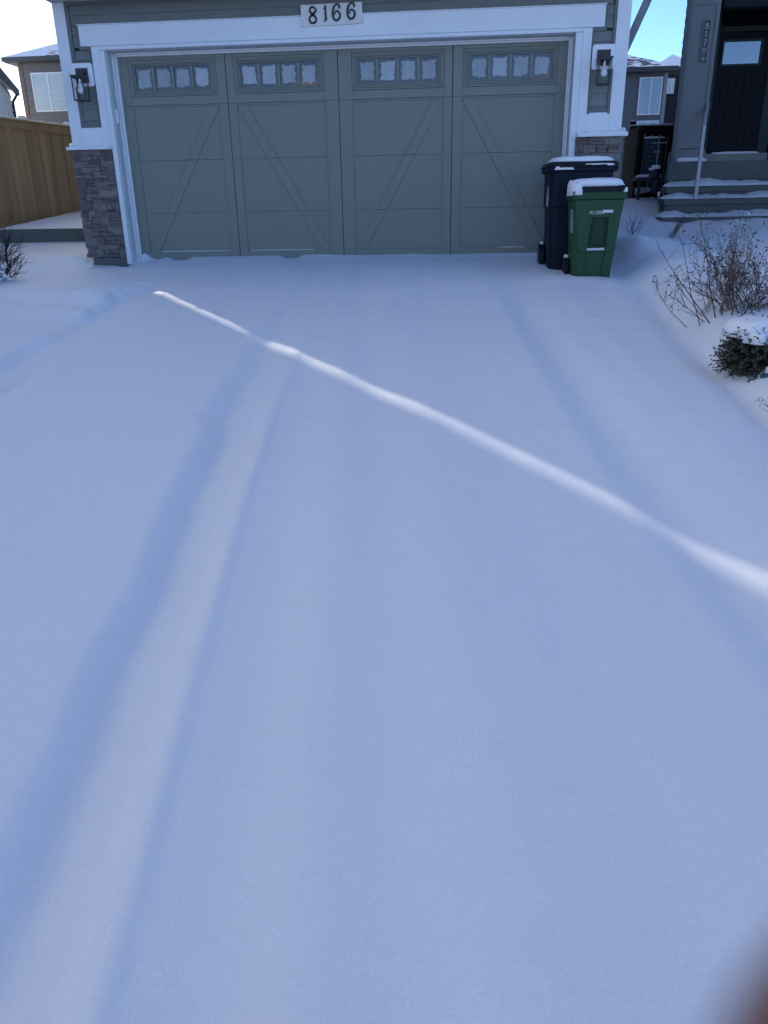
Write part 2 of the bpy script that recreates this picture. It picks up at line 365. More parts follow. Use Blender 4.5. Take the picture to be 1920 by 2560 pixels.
    z = z+.065*np.exp(-(((x-3.18)/.34)**2+((y+.55)/.55)**2))+.03*np.exp(-(((x-3.75)/.35)**2+((y+1.3)/.8)**2))-.05*np.exp(-(((x-3.75)/.3)**2+((y+.3)/.6)**2))
    z = z+.04*np.exp(-(((x-3.5)/.25)**2+((y+2.2)/.6)**2))+.03*np.exp(-(((x-3.25)/.2)**2+((y+1.5)/.3)**2))-.03*np.exp(-(((x-3.1)/.15)**2+((y+2.3)/.4)**2))+.045*bank*fbm(x, y, 2.3, 35)*sst(y, -9, -8)*(1-sst(y, .4, 1.3))
    z = z+.05*np.exp(-(((x-4.7)/.5)**2+((y+.6)/.7)**2))
    # trampled snow round the neighbour's walk
    tr = sst(x, 4.1, 5.0)*sst(y, .6, 1.8)*(1-sst(y, 3.6, 4.0))
    z = z+tr*.07*fbm(x, y, 2.8, 41, 4)
    z = z+.06*np.exp(-(((x-5.6)/.6)**2+((y-2.9)/.35)**2))
    # scoop and drift at the foot of the pier, the door and the bins
    z = z-.05*np.exp(-(((x+2.72)/.42)**2+((y+.36)/.22)**2))
    z = z-.035*np.exp(-(((x+2.5)/.10)**2+((y+.30)/.12)**2))
    z = z+.05*np.exp(-(((x+2.36)/.05)**2+((y+.03)/.10)**2))+.03*np.exp(-(((x+3.15)/.10)**2+((y+.25)/.16)**2))
    z = z-.020*np.exp(-(y/.7)**2)*(np.abs(x) < 3.0)
    dr = np.exp(-((y+.02)/.10)**2)*(np.abs(x) < 2.5)
    z = z+dr*(.012+.014*fbm(x, y*0, 1.7, 51)-.045*np.exp(-((x+1.95)/.12)**4)-.035*np.exp(-((x+.62)/.12)**4)-.03*np.exp(-((x+2.22)/.10)**2))
    z = z+.014*np.exp(-(((x-2.35)/.5)**2+((y+1.72)/.25)**2))
    # wind-packed ripples, general unevenness
    z = z+.0055*fbm(x*.35+y*.12, y*1.9, 3.0, 61)*sst(y, -4.5, -2.5)*(1-sst(y, 0, .3))
    z = z+.012*fbm(x, y, .9, 71, 2)*sst(y, -12, -8)+.0012*fbm(x, y, 9, 81, 2)
    for (lx, ly) in ((.75, -.95), (.88, -1.12), (.70, -1.3), (1.0, -1.6)):
        z = z+.006*np.exp(-(((x-lx)/.10)**2+((y-ly)/.03)**2))
    far = np.maximum(np.abs(x)-40, 0)+np.maximum(np.abs(y)-60, 0)
    z = z+far*.002
    return z
def gz(x, y): return float(height(np.array([x]), np.array([y]))[0])

def spaced(segs):
    a = []
    for (s, e, n) in segs: a += list(np.linspace(s, e, n, endpoint=False))
    return np.array(a+[segs[-1][1]])
def terrain():
    xs = spaced([(-420, -60, 14), (-60, -12, 20), (-12, -4.6, 50), (-4.6, -1.9, 110), (-1.9, 3.6, 330), (3.6, 6.5, 80), (6.5, 14, 30), (14, 60, 20), (60, 420, 14)])
    ys = spaced([(-420, -60, 14), (-60, -14, 20), (-14, -9, 30), (-9, -6, 170), (-6, .25, 300), (.25, 5, 90), (5, 12, 40), (12, 60, 20), (60, 420, 14)])
    X, Y = np.meshgrid(xs, ys); Z = height(X, Y); ny, nx = X.shape
    v = np.stack([X.ravel(), Y.ravel(), Z.ravel()], 1)
    i = np.arange(nx-1)[None, :]+np.arange(ny-1)[:, None]*nx
    f = np.stack([i, i+1, i+nx+1, i+nx], -1).reshape(-1, 4)
    me = bpy.data.meshes.new('snow_covered_ground')
    me.vertices.add(len(v)); me.vertices.foreach_set('co', v.ravel())
    me.loops.add(f.size); me.loops.foreach_set('vertex_index', f.ravel().astype(np.int32))
    me.polygons.add(len(f)); me.polygons.foreach_set('loop_start', np.arange(0, f.size, 4, dtype=np.int32))
    me.update(calc_edges=True); me.validate()
    o = link('snow_covered_ground', me, 'snow', smooth=True)
    return props(o, 'smooth snow over the driveway and lawns with soft wheel ruts', kind='structure')
terrain()

def mound(name, m, parent, cx, cy, rx, ry, z, h, nx=22, ny=16, p=3.0, seed=1, rag=.12, skirt=.01, tilt=0.0, **kw):
    """a cap of snow: superellipse plan, domed, ragged rim"""
    mb = MB(); rings = []
    NA = 44
    for k in range(9):
        t = k/8; rr = 1-t
        ring = []
        for j in range(NA):
            a = 2*math.pi*j/NA; c, s = math.cos(a), math.sin(a)
            e = (abs(c)**p+abs(s)**p)**(-1/p)
            w = 1+rag*float(vnoise(np.array([math.cos(a)*3.1+seed]), np.array([math.sin(a)*3.1]), seed)[0])
            q = rr*e*w
            x = cx+rx*q*c; y = cy+ry*q*s
            zz_ = z+h*(1-rr**5)**.5*(1+.18*float(vnoise(np.array([x*9]), np.array([y*9]), seed+3)[0])) + tilt*(x-cx)
            ring.append((x, y, zz_ if k else z-skirt+tilt*(x-cx)))
        rings.append(ring)
    mb.loft(rings)
    return mb.build(name, m, parent, smooth=True, **kw)

# ------------------------------------------------------------------ house 8166
house = thing('garage_house', (0, 0, 0), 'grey two-storey house with double garage door, white trim and stone piers, numbered 8166', 'house')
FY = -.22
def lap_wall(mb, p0, p1, z0, z1, sp, d, nrm):
    """lapped siding between two plan points, weather face along nrm"""
    n = Vector((nrm[0], nrm[1])).normalized(); rows = max(1, int(round((z1-z0)/sp))); sp = (z1-z0)/rows
    for r in range(rows):
        a = z0+r*sp; b = a+sp
        o = n*d
        vs = [(p0[0]+o.x, p0[1]+o.y, a), (p1[0]+o.x, p1[1]+o.y, a), (p1[0], p1[1], b), (p0[0], p0[1], b), (p0[0], p0[1], a), (p1[0], p1[1], a)]
        mb.add(vs, [(0, 1, 2, 3), (4, 5, 1, 0)])
    return mb
# body: walls behind the cladding
w = MB()
w.box(-2.90, -2.46, -.16, 12, -.3, 2.62); w.box(2.46, 2.90, -.16, 12, -.3, 2.62); w.box(-2.46, 2.46, -.16, .3, 2.20, 2.62)
w.box(-2.46, 2.46, 11.5, 12, -.3, 2.62)
w.build('wall', 'slate_trim', house)
u = MB(); u.box(-2.90, 2.90, .95, 12, 2.6, 6.3); u.build('upper_wall', 'slate_siding', house)  # upper storey out of view, added to keep the driveway's right side shaded
s = MB(); lap_wall(s, (-2.9, .95), (2.9, .95), 3.4, 6.3, .15, .012, (0, -1)); lap_wall(s, (2.9, 0), (2.9, 12), 0.3, 6.3, .15, .012, (1, 0)); lap_wall(s, (-2.9, 12), (-2.9, 0), .3, 6.3, .15, .012, (-1, 0))
s.build('side_siding', 'slate_siding', house)
box('floor_slab', 'concrete', house, -2.46, 2.46, -.02, 12, -.35, -.01)
box('interior_ceiling', 'interior', house, -2.46, 2.46, .3, 11.5, 2.45, 2.5)
# roofs
r = MB(); r.add([(-2.95, -.72, 2.66), (2.95, -.72, 2.66), (2.95, .95, 3.35), (-2.95, .95, 3.35), (-2.95, .95, 2.66), (2.95, .95, 2.66)], [(0, 1, 2, 3), (0, 3, 4), (1, 5, 2), (0, 4, 5, 1)])
r.build('skirt_roof', 'roof_snowy', house)
r = MB(); r.add([(-2.98, .7, 6.3), (3.3, .7, 6.3), (3.3, 12.3, 6.3), (-2.98, 12.3, 6.3), (0.1, 3.9, 7.6), (0.1, 9.1, 7.6)], [(0, 1, 4), (1, 2, 5, 4), (2, 3, 5), (3, 0, 4, 5), (3, 2, 1, 0)])
r.build('roof', 'roof_snowy', house)
# front soffit: grooved panels
sf = MB()
for i in range(19):
    x0 = -2.95+i*.31; x1 = min(x0+.304, 2.95)
    if x1 > x0: sf.box(x0, x1, -.66, -.2, 2.603, 2.615)
sf.box(-2.95, 2.95, -.66, -.2, 2.607, 2.625)
sf.build('soffit', 'soffit', house)
box('fascia', 'slate_trim', house, -2.95, 2.95, -.70, -.66, 2.58, 2.72)
tr = MB(); tr.box(-2.79, 2.79, -.255, -.22, 2.575, 2.603); 
for i in range(36): tr.box(-2.7+i*.155, -2.682+i*.155, -.268, -.255, 2.585, 2.597)
tr.build('frieze_trim', 'slate_trim', house)
# front planks
def plank(x0, x1, z0, z1, y=FY, d=.018):
    m = MB(); m.add([(x0, y-d, z0), (x1, y-d, z0), (x1, y-.004, z1), (x0, y-.004, z1), (x0, y+.03, z0), (x1, y+.03, z0), (x1, y+.03, z1), (x0, y+.03, z1)],
                    [(0, 1, 2, 3), (4, 7, 6, 5), (0, 4, 5, 1), (3, 2, 6, 7), (0, 3, 7, 4), (1, 5, 6, 2)])
    m.build('siding_plank', 'slate_siding', house)
plank(-2.765, 2.79, 2.395, 2.482); plank(-2.765, 2.79, 2.482, 2.578)
zs = [1.462]+[1.50+.115*i for i in range(8)]+[2.393]
for a, b in zip(zs[:-1], zs[1:]):
    if b > 2.2: plank(-2.765, -2.71, a, b); plank(2.738, 2.80, a, b)
    if a < 2.17: plank(-2.768, -2.608, a, min(b, 2.165)); plank(2.627, 2.80, a, min(b, 2.165))
for sx in (-1, 1):
    a, b = (-2.592, -2.81) if sx < 0 else (2.605, 2.828)
    lo, hi = min(a, b), max(a, b)
    inn = (-2.61, -2.592) if sx < 0 else (2.605, 2.625)
    outr = (-2.81, -2.768) if sx < 0 else (2.802, 2.828)
    t = MB(); t.box(inn[0], inn[1], FY-.028, FY+.02, 1.462, 2.165); t.box(outr[0], outr[1], FY-.026, FY+.02, 1.462, 2.60)
    t.box(lo, hi, FY-.029, FY+.02, 1.434, 1.462)
    if sx < 0: t.box(-2.708, -2.592, FY-.027, FY+.02, 2.165, 2.195); t.box(-2.708, -2.685, FY-.0275, FY+.02, 2.195, 2.386)
    else: t.box(2.605, 2.736, FY-.027, FY+.02, 2.165, 2.195); t.box(2.714, 2.736, FY-.0275, FY+.02, 2.195, 2.386)
    t.build('siding_trim', 'slate_trim', house)
# header, casing, corner boards, lower panel boards, jambs
box('header_board', 'white_trim', house, -2.684, 2.713, -.262, FY+.02, 2.197, 2.386, bevel=.003)
box('drip_cap', 'white_trim', house, -2.695, 2.724, -.275, FY+.02, 2.3865, 2.395, bevel=.002)
box('corner_board', 'white_trim', house, -2.936, -2.81, -.252, .02, 1.245, 2.60, bevel=.003)
box('corner_board', 'white_trim', house, 2.83, 2.962, -.252, .02, 1.245, 2.60, bevel=.003)
box('panel_board', 'white_trim', house, -2.8099, -2.5808, -.2518, FY+.02, 1.245, 1.432, bevel=.003)
box('panel_board', 'white_trim', house, 2.6008, 2.8299, -.2518, FY+.02, 1.245, 1.428, bevel=.003)
box('side_casing', 'white_trim', house, -2.5805, -2.492, -.2518, FY+.04, 1.2435, 2.195, bevel=.003)
box('side_casing', 'white_trim', house, 2.512, 2.6005, -.2518, FY+.04, 1.2435, 2.195, bevel=.003)
for x0, x1 in ((-2.491, -2.44), (2.44, 2.511)):
    box('brick_mould', 'white_trim', house, x0, x1, -.258, -.18, .012, 2.158, bevel=.006)
box('brick_mould', 'white_trim', house, -2.491, 2.511, -.2585, -.18, 2.160, 2.196, bevel=.006)
for x0, x1 in ((-2.52, -2.438), (2.438, 2.52)): box('jamb', 'jamb_grey', house, x0, x1, -.179, .1, .012, 2.2, bevel=.002)
box('jamb', 'jamb_grey', house, -2.437, 2.437, -.179, .1, 2.158, 2.2, bevel=.002)
for x0, x1, x2 in ((-2.437, -2.402, -2.418), (2.437, 2.402, 2.418)):
    st = MB(); st.box(min(x0, x1), max(x0, x1), -.035, -.004, .012, 2.157); st.box(min(x0, x2), max(x0, x2), -.06, -.035, .012, 2.157); st.box(min(x0, x2)-.0, max(x0, x2), -.085, -.06, .012, 2.157)
    st.build('door_stop', 'white_trim', house, bevel=.002)
st = MB(); st.box(-2.401, 2.401, -.035, -.004, 2.128, 2.157); st.box(-2.401, 2.401, -.07, -.035, 2.142, 2.157); st.build('door_stop', 'white_trim', house, bevel=.002)
# ledges
for sx in (-1, 1):
    x0, x1 = (-2.978, -2.492) if sx < 0 else (2.512, 3.02)
    box('ledge', 'white_trim', house, x0, x1, -.335, .03, 1.212, 1.243, bevel=.003)
sc = MB()
def sheet(mb, x0, x1, y0, y1, z, h, nx=26, ny=5, seed=3):
    k = len(mb.v)
    for j in range(ny+1):
        for i in range(nx+1):
            x = x0+(x1-x0)*i/nx; y = y0+(y1-y0)*j/ny
            e = min(i/nx, 1-i/nx)*8; e = min(1, e); e2 = min(1, j/ny*2.5)
            mb.v.append((x, y, z+h*(.25+.75*e2)*e**.5*(1+.5*float(vnoise(np.array([x*7.]), np.array([y*9.]), seed)[0]))-(.001 if j else 0)))
    for j in range(ny):
        for i in range(nx): a = k+j*(nx+1)+i; mb.f.append((a, a+1, a+nx+2, a+nx+1))
    for i in range(nx): a = k+i; q = len(mb.v); mb.v += [(mb.v[a][0], mb.v[a][1]+.002, z), (mb.v[a+1][0], mb.v[a+1][1]+.002, z)]; mb.f.append((q, q+1, a+1, a))
sheet(sc, 2.56, 3.03, -.325, -.252, 1.2435, .026); sc.build('ledge_snow', 'snow_clump', house, smooth=True)
sc = MB(); sheet(sc, -2.8, -2.53, -.30, -.248, 1.2435, .006); sc.build('ledge_snow', 'snow_clump', house, smooth=True)
mound('ledge_snow', 'snow_clump', house, -2.955, -.12, .022, .17, 1.243, .045, p=2.5, seed=4)
mound('ledge_snow', 'snow_clump', house, 2.99, -.12, .030, .17, 1.243, .06, p=2.5, seed=6)
mound('sill_snow', 'snow_clump', house, 2.716, -.243, .10, .012, 1.432, .007, p=4, seed=7)
# stone piers: one mesh per variant, shared
stone_meshes = []
for k in range(12):
    bm = bmesh.new(); bmesh.ops.create_cube(bm, size=1.0)
    bmesh.ops.subdivide_edges(bm, edges=[e for e in bm.edges if abs((e.verts[0].co-e.verts[1].co).x) > .5], cuts=3)
    for v in bm.verts:
        v.co.x += rnd.uniform(-.03, .03); v.co.z += rnd.uniform(-.07, .07); v.co.y += rnd.uniform(-.10, .10)*(1 if v.co.y < 0 else 0)
    me = bpy.data.meshes.new('stone'); 
    bmesh.ops.bevel(bm, geom=[e for e in bm.edges if e.calc_face_angle(0) > .9], offset=.045, segments=1, affect='EDGES')
    bm.to_mesh(me); bm.free(); me.materials.append(MATS['stone']); stone_meshes.append(me)
def stone(parent, x0, x1, y0, y1, z0, z1):
    o = bpy.data.objects.new('stone', rnd.choice(stone_meshes)); COL.objects.link(o); o.parent = parent
    o.location = Vector(((x0+x1)/2, (y0+y1)/2, (z0+z1)/2))-origin(parent); o.scale = (x1-x0, y1-y0, z1-z0)
    if rnd.random() < .5: o.rotation_euler = (0, math.pi, 0) if False else (0, 0, 0)
def pier(x0, x1, outer, zlow=.088):
    core = box('stone_pier', 'mortar', house, min(x0, x1)+.03 if outer < 0 else min(x0, x1), max(x0, x1) if outer < 0 else max(x0, x1)-.03, -.225, .05, zlow, 1.211)
    z = zlow+.002
    while z < 1.20:
        band = min(rnd.choice([.055, .065, .075, .085, .075]), 1.209-z)      # a course
        if 1.209-(z+band) < .03: band = 1.209-z
        x = x0-.01; first = True
        while x < x1-.004:
            wdt = rnd.uniform(.07, .19); e = x+wdt
            if x1-e < .06: e = x1
            cuts = rnd.choice([1, 2, 2, 2, 3]) if band > .05 else rnd.choice([1, 2])
            if wdt > .10 and rnd.random() < .30: cuts = 1
            zc_ = z
            fr = sorted([rnd.uniform(.35, .65)]) if cuts == 2 else ([rnd.uniform(.28, .38), rnd.uniform(.62, .72)] if cuts == 3 else [])
            lv = [0]+fr+[1]
            for a, b in zip(lv[:-1], lv[1:]):
                jx = rnd.uniform(-.009, .014) if (first and outer < 0) else 0
                je = rnd.uniform(-.010, .016) if (e >= x1 and outer > 0) else 0
                pr = rnd.uniform(0, .026)
                stone(core, x+jx+.0015, e+je-.0015, -.268-pr, -.20, z+band*a+.0012, z+band*b-.0012)
                if (first and outer < 0): stone(core, x+jx-.001, x+.05, -.20, rnd.uniform(-.02, .04), z+band*a+.0012, z+band*b-.0012)
                if (e >= x1 and outer > 0): stone(core, x1-.05, e+je+.001, -.20, rnd.uniform(-.02, .04), z+band*a+.0012, z+band*b-.0012)
            x = e; first = False
        z += band
    return core
pier(-2.940, -2.4925, -1); pier(2.5125, 2.962, 1)
box('pier_base', 'concrete', house, -2.89, -2.4925, -.262, .0, -.25, .087, bevel=.004)
box('pier_base', 'concrete', house, 2.5125, 2.93, -.262, .0, -.25, .087, bevel=.004)
ds = MB(); ds.tube([(2.93, .10, 1.25), (2.93, .10, 1.90), (2.96, .08, 1.97), (3.19, -.30, 2.62), (3.20, -.32, 2.75)], .042, 4)
ds.build('downspout', 'downspout_grey', house)
mt = MB(); mt.box(2.95, 3.215, 1.0, 1.5, .2, 1.215); mt.box(2.95, 3.19, 1.12, 1.5, 1.215, 1.60); mt.build('side_cabinet', 'porch_grey', house, bevel=.004)
mound('cabinet_snow', 'snow_clump', house, 3.09, 1.06, .12, .06, 1.215, .03, p=4, seed=71)

# ---- garage door (part of the house) and its pieces
door = MB().box(-2.437, 2.437, .035, .05, .0, 2.14).build('garage_door', 'seam_dark', house)
JZ = [.004, .5516, 1.1032, 1.6548, 2.14]
COLS = [(-2.437, -1.2235, -2.297, -1.320), (-1.2165, -.0035, -1.124, -.142), (.0035, 1.2165, .145, 1.128), (1.2235, 2.437, 1.325, 2.297)]
braces = [('/',), ('\\',), ('/',), ('\\',)]
for ci, (c0, c1, p0, p1) in enumerate(COLS):
    for k in range(3):
        z0, z1 = JZ[k]+.0016, JZ[k+1]-.0016
        box('door_panel', 'sage_door', door, c0, c1, .014, .034, z0-.0006, z1+.0006, bevel=.0015)
        for a, b in ((c0, p0), (p1, c1)): box('stile', 'sage_door', door, a, b, 0, .0135, z0-.0013, z1+.0013, bevel=.0008)
        if k == 0: box('rail', 'sage_door', door, p0+.0005, p1-.0005, 0, .0135, z0, .128, bevel=.0025)
        if k == 2: box('rail', 'sage_door', door, p0+.0005, p1-.0005, 0, .0135, 1.636, z1, bevel=.0025)
        # diagonal brace, cut at each section joint
        zb, zt = .1295, 1.6345; w_ = .112
        lo = max(z0, zb); hi = min(z1, zt)
        def bx(z):
            t = (z-zb)/(zt-zb)
            l = p0+.001+(p1-p0-w_-.002)*t if ci in (0, 2) else p1-.001-w_-(p1-p0-w_-.002)*t
            return l
        MB().prism([(bx(lo), lo), (bx(lo)+w_, lo), (bx(hi)+w_, hi), (bx(hi), hi)], .0005, .0135).build('brace', 'sage_door', door, bevel=.0022)
    # top section with its window
    z0, z1 = JZ[3]+.0016, 2.14
    wx0 = {0: -2.30, 1: -1.135, 2: .148, 3: 1.327}[ci]; wx1 = {0: -1.325, 1: -.150, 2: 1.133, 3: 2.310}[ci]
    wz0, wz1 = 1.741, 2.094
    fr = [(c0, wx0, z0, z1), (wx1, c1, z0, z1)]
    for a, b, c, d in fr: box('stile', 'sage_door', door, a, b, 0, .034, c, d, bevel=.0025)
    for c, d in ((z0, wz0), (wz1, z1)): box('rail', 'sage_door', door, wx0+.0005, wx1-.0005, .0005, .034, c, d, bevel=.0025)
    for i, (ins, w2, dep) in enumerate([(.003, .022, -.004), (.026, .018, -.012), (.045, .012, -.005), (.058, .014, .004)]):
        a0, a1, b0, b1 = wx0+ins, wx1-ins, wz0+ins*.86, wz1-ins*.86; h = w2*.86
        m = MB(); m.box(a0, a1, dep, .030, b0, b0+h-.001); m.box(a0, a1, dep, .030, b1-h+.001, b1); m.box(a0, a0+w2-.001, dep, .0301, b0+h, b1-h); m.box(a1-w2+.001, a1, dep, .0301, b0+h, b1-h)
        m.build('window_moulding', 'sage_door', door, bevel=.002)
    g0, g1, h0, h1 = wx0+.0725, wx1-.0725, wz0+.063, wz1-.063
    pw = (g1-g0-3*.028)/4
    for k in range(4):
        a = g0+k*(pw+.028)
        box('window_pane', 'frosted_glass', door, a, a+pw, .020, .026, h0, h1)
        if k < 3: box('muntin', 'sage_door', door, a+pw, a+pw+.028, .003, .028, h0, h1, bevel=.003)
sn = MB(); 
for (a, b) in ((-2.165, -1.33), (-1.10, -.35), (1.75, 2.05)):
    sn.tube([(a, .003, .132), ((a+b)/2, .001, .1335), (b, .003, .132)], [.0025, .0042, .0025], 6)
sn.build('rail_snow', 'snow_clump', door)
box('bottom_seal', 'black_plastic', door, -2.43, 2.43, .002, .03, -.02, .003)

# ---- things fixed to the front
sign = thing('house_number_sign', (0, -.262, 2.39), 'white board with black numerals 8166 above the garage door', 'sign')
MB().add([(-.314, -.285, 2.292), (.312, -.285, 2.302), (.306, -.285, 2.488), (-.318, -.285, 2.482), (-.314, -.2625, 2.292), (.312, -.2625, 2.302), (.306, -.2625, 2.488), (-.318, -.2625, 2.482)],
         [(0, 1, 2, 3), (4, 7, 6, 5), (0, 4, 5, 1), (3, 2, 6, 7), (0, 3, 7, 4), (1, 5, 6, 2)]).build('board', 'sign_board', sign, bevel=.002)
def digit(ch, cx, cz, s, parent, y=-.2855, m='digit_black', thin=1.0, t=.008):
    mb = MB(); k = thin
    P = lambda pts: [(cx+x*s, cz+z*s, w*s*k) for x, z, w in pts]
    if ch == '8':
        ribbon(mb, P([(.17, .88, .05), (.26, .80, .07), (.22, .64, .075), (.02, .48, .09), (-.19, .32, .075), (-.27, .13, .075), (-.19, -.06, .08), (.0, -.12, .08), (.2, -.06, .08), (.27, .13, .08), (.18, .32, .085), (.0, .47, .09), (-.17, .62, .08), (-.22, .77, .07), (-.12, .92, .075), (.04, .96, .075), (.20, .87, .06)]), y-t, y)
    elif ch == '1':
        ribbon(mb, P([(-.10, .70, .05), (.0, .80, .06), (.06, .98, .05)]), y-t, y)
        ribbon(mb, P([(.05, 1.0, .055), (.04, .6, .075), (.05, .2, .085), (.06, -.02, .08)]), y-t*1.08, y)
        ribbon(mb, P([(-.09, -.14, .03), (.04, .0, .075), (.17, .06, .03)]), y-t*1.16, y)
    elif ch == '6':
        ribbon(mb, P([(.25, .74, .085), (.25, .84, .08), (.12, .96, .07), (-.06, .92, .07), (-.21, .70, .085), (-.27, .38, .095), (-.25, .1, .09), (-.10, -.09, .085), (.08, -.10, .08), (.25, .05, .08), (.29, .28, .085), (.17, .47, .07), (-.01, .50, .06), (-.09, .38, .05), (-.10, .24, .035)]), y-t, y)
        ribbon(mb, P([(.18, .73, .07), (.245, .74, .085), (.30, .74, .06)]), y-t*1.08, y)
    elif ch == 'thin8':
        ribbon(mb, P([(0.16*math.cos(a), .86+.16*math.sin(a), .05) for a in [i*math.pi/5 for i in range(11)]]), y-t, y, 2)
        ribbon(mb, P([(0.26*math.cos(a), .44+.26*math.sin(a), .05) for a in [i*math.pi/5 for i in range(11)]]), y-t*1.08, y, 2)
    elif ch == 'thin1':
        ribbon(mb, P([(-.12, .86, .04), (.04, .95, .05)]), y-t, y); ribbon(mb, P([(.04, 1.0, .06), (.02, 0, .06)]), y-t*1.08, y)
    elif ch == 'thin7':
        ribbon(mb, P([(-.24, .96, .04), (.24, .96, .05)]), y-t, y); ribbon(mb, P([(.22, .95, .05), (.02, .5, .05), (-.10, 0, .06)]), y-t*1.08, y)
    elif ch == 'thin0':
        ribbon(mb, P([(0.28*math.cos(a), .5+.30*math.sin(a), .05) for a in [i*math.pi/6 for i in range(13)]]), y-t, y, 2)
    elif ch == 'dash':
        ribbon(mb, P([(-.17, .5, .045), (.17, .5, .045)]), y-t, y)
    elif ch == 'leaf':
        for a in (90, 20, 160, 245, 300):
            c, s_ = math.cos(R_(a)), math.sin(R_(a)); ribbon(mb, P([(0, .5, .03), (.17*c, .5+.17*s_, .12), (.34*c, .5+.34*s_, .02)]), y-t*(1+.01*a/90), y)
    return mb.build('numeral' if ch not in ('dash', 'leaf') else 'ornament', m, parent)
for ch, x, z in (('8', -.196, 2.335), ('1', -.069, 2.345), ('6', .045, 2.350), ('6', .195, 2.358)): digit(ch, x, z, .128, sign)

def lantern(cx, label):
    t = thing('wall_lantern', (cx, FY-.015, 1.85), label, 'lantern', 'black wall lanterns beside the garage door')
    y0 = -.240
    m = MB(); pts = []; 
    for (px, pz, a0) in ((.085, .085, 0), (-.085, .085, 90), (-.085, -.085, 180), (.085, -.085, 270)):
        for k in range(5): a = R_(a0+k*22.5); pts.append((cx+px+.025*math.cos(a), 1.935+pz+.025*math.sin(a)))
    m.prism(pts, y0-.035, y0); m.build('mounting_block', 'white_plastic', t, bevel=.003)
    box('backplate', 'black_metal', t, cx-.066, cx+.066, y0-.052, y0-.036, 1.855, 1.995, bevel=.003)
    box('arm', 'black_metal', t, cx-.035, cx+.035, y0-.105, y0-.053, 1.915, 1.95, bevel=.004)
    yc = y0-.125; h = .058
    MB().box(cx-h-.016, cx+h+.016, yc-h-.016, yc+h+.010, 1.900, 1.914).build('lantern_roof', 'black_metal', t, bevel=.002)
    fr = MB()
    for sx in (-1, 1):
        for sy in (-1, 1): fr.box(cx+sx*h-.005, cx+sx*h+.005, yc+sy*h-.005, yc+sy*h+.005, 1.685, 1.900)
    for z in (1.676, 1.888):
        fr.box(cx-h-.006, cx+h+.006, yc-h-.006, yc-h+.006, z, z+.012); fr.box(cx-h-.006, cx+h+.006, yc+h-.006, yc+h+.006, z, z+.012)
        fr.box(cx-h-.0061, cx-h+.006, yc-h+.006, yc+h-.006, z+.0003, z+.0117); fr.box(cx+h-.006, cx+h+.0061, yc-h+.006, yc+h-.006, z+.0003, z+.0117)
    fr.box(cx-h+.006, cx+h-.006, yc-h+.006, yc+h-.006, 1.678, 1.682)
    fr.build('cage', 'black_metal', t)
    gl = MB(); gl.box(cx-h+.004, cx+h-.004, yc-h-.001, yc-h+.001, 1.69, 1.887)
    gl.box(cx-h-.001, cx-h+.001, yc-h+.006, yc+h-.006, 1.69, 1.887); gl.box(cx+h-.001, cx+h+.001, yc-h+.006, yc+h-.006, 1.69, 1.887)
    gl.build('glass', 'lantern_glass', t)
    prof = [(.013, 1.880), (.0135, 1.852), (.014, 1.850), (.018, 1.825), (.030, 1.795), (.033, 1.778), (.029, 1.760), (.017, 1.747), (.002, 1.742)]
    b = MB(); b.loft([[(cx+r*math.cos(2*math.pi*j/16), yc+r*math.sin(2*math.pi*j/16), z) for j in range(16)] for r, z in prof[2:]][::-1]); b.build('bulb', 'bulb_white', t, smooth=True)
    b = MB(); b.tube([(cx, yc, 1.851), (cx, yc, 1.888)], .0135, 12); b.build('bulb_socket', 'bulb_cap', t)
    return t
lantern(-2.70, 'black glass lantern left of the garage door, above the tall stone pier')
lantern(2.722, 'black glass lantern right of the garage door, above the bins')
sens = thing('door_sensor', (-2.437, -.15, 1.55), 'small white plastic sensor on the left jamb of the garage door', 'sensor')
MB().box(-2.437, -2.418, -.168, -.132, 1.475, 1.62).build('case', 'white_plastic', sens, bevel=.005)
box('lens', 'black_plastic', sens, -2.4178, -2.4165, -.156, -.146, 1.60, 1.608)

# ------------------------------------------------------------------ wheeled bins
def rrect(cx, cy, wx, wy, z, r, n=4):
    o = []
    for (sx, sy, a0) in ((1, -1, 270), (1, 1, 0), (-1, 1, 90), (-1, -1, 180)):
        for k in range(n+1):
            a = R_(a0+90*k/n); o.append((cx+sx*(wx/2-r)+r*math.cos(a), cy+sy*(wy/2-r)+r*math.sin(a), z))
    return o
def text_mesh(body, size, name, m, parent, loc, rot=(math.pi/2, 0, 0), ext=.0006, sx=1.0):
    c = bpy.data.curves.new(name, 'FONT'); c.body = body; c.size = size; c.extrude = ext; c.align_x = 'LEFT'
    o = bpy.data.objects.new('tmp_text', c); COL.objects.link(o)
    dg = bpy.context.evaluated_depsgraph_get(); me = bpy.data.meshes.new_from_object(o.evaluated_get(dg)); bpy.data.objects.remove(o)
    me.name = name
    me.transform(Matrix.Translation(loc) @ Matrix.Rotation(rot[2], 4, 'Z') @ Matrix.Rotation(rot[0], 4, 'X') @ Matrix.Diagonal((sx, 1, 1, 1)))
    return link(name, me, m, parent)

# green bin: front face at y=-1.63
gzb = -.112
gb = thing('wheeled_bin', (2.55, -1.42, gzb), 'green wheeled bin with thick snow on its dark lid, in front of the navy bin', 'bin')
def gx(z):   # half width at height z above base
    t = z/.80; return .166+.066*t
def gfy(z): return -1.63+.004*0-.0*z
GC = 2.552; H = .80
rings = []
for z in (0, .02, .10, .30, .50, .70, .78):
    t = z/H; wx = 2*gx(z)*(.985 if z == 0 else 1); front = -1.640-.005*t; back = -1.245+.07*t
    cx_ = GC+.018*t
    rings.append(rrect(cx_, (front+back)/2, wx, back-front, gzb+z, .045))
MB().loft(rings).build('body', 'green_plastic', gb, smooth=False, bevel=.002)
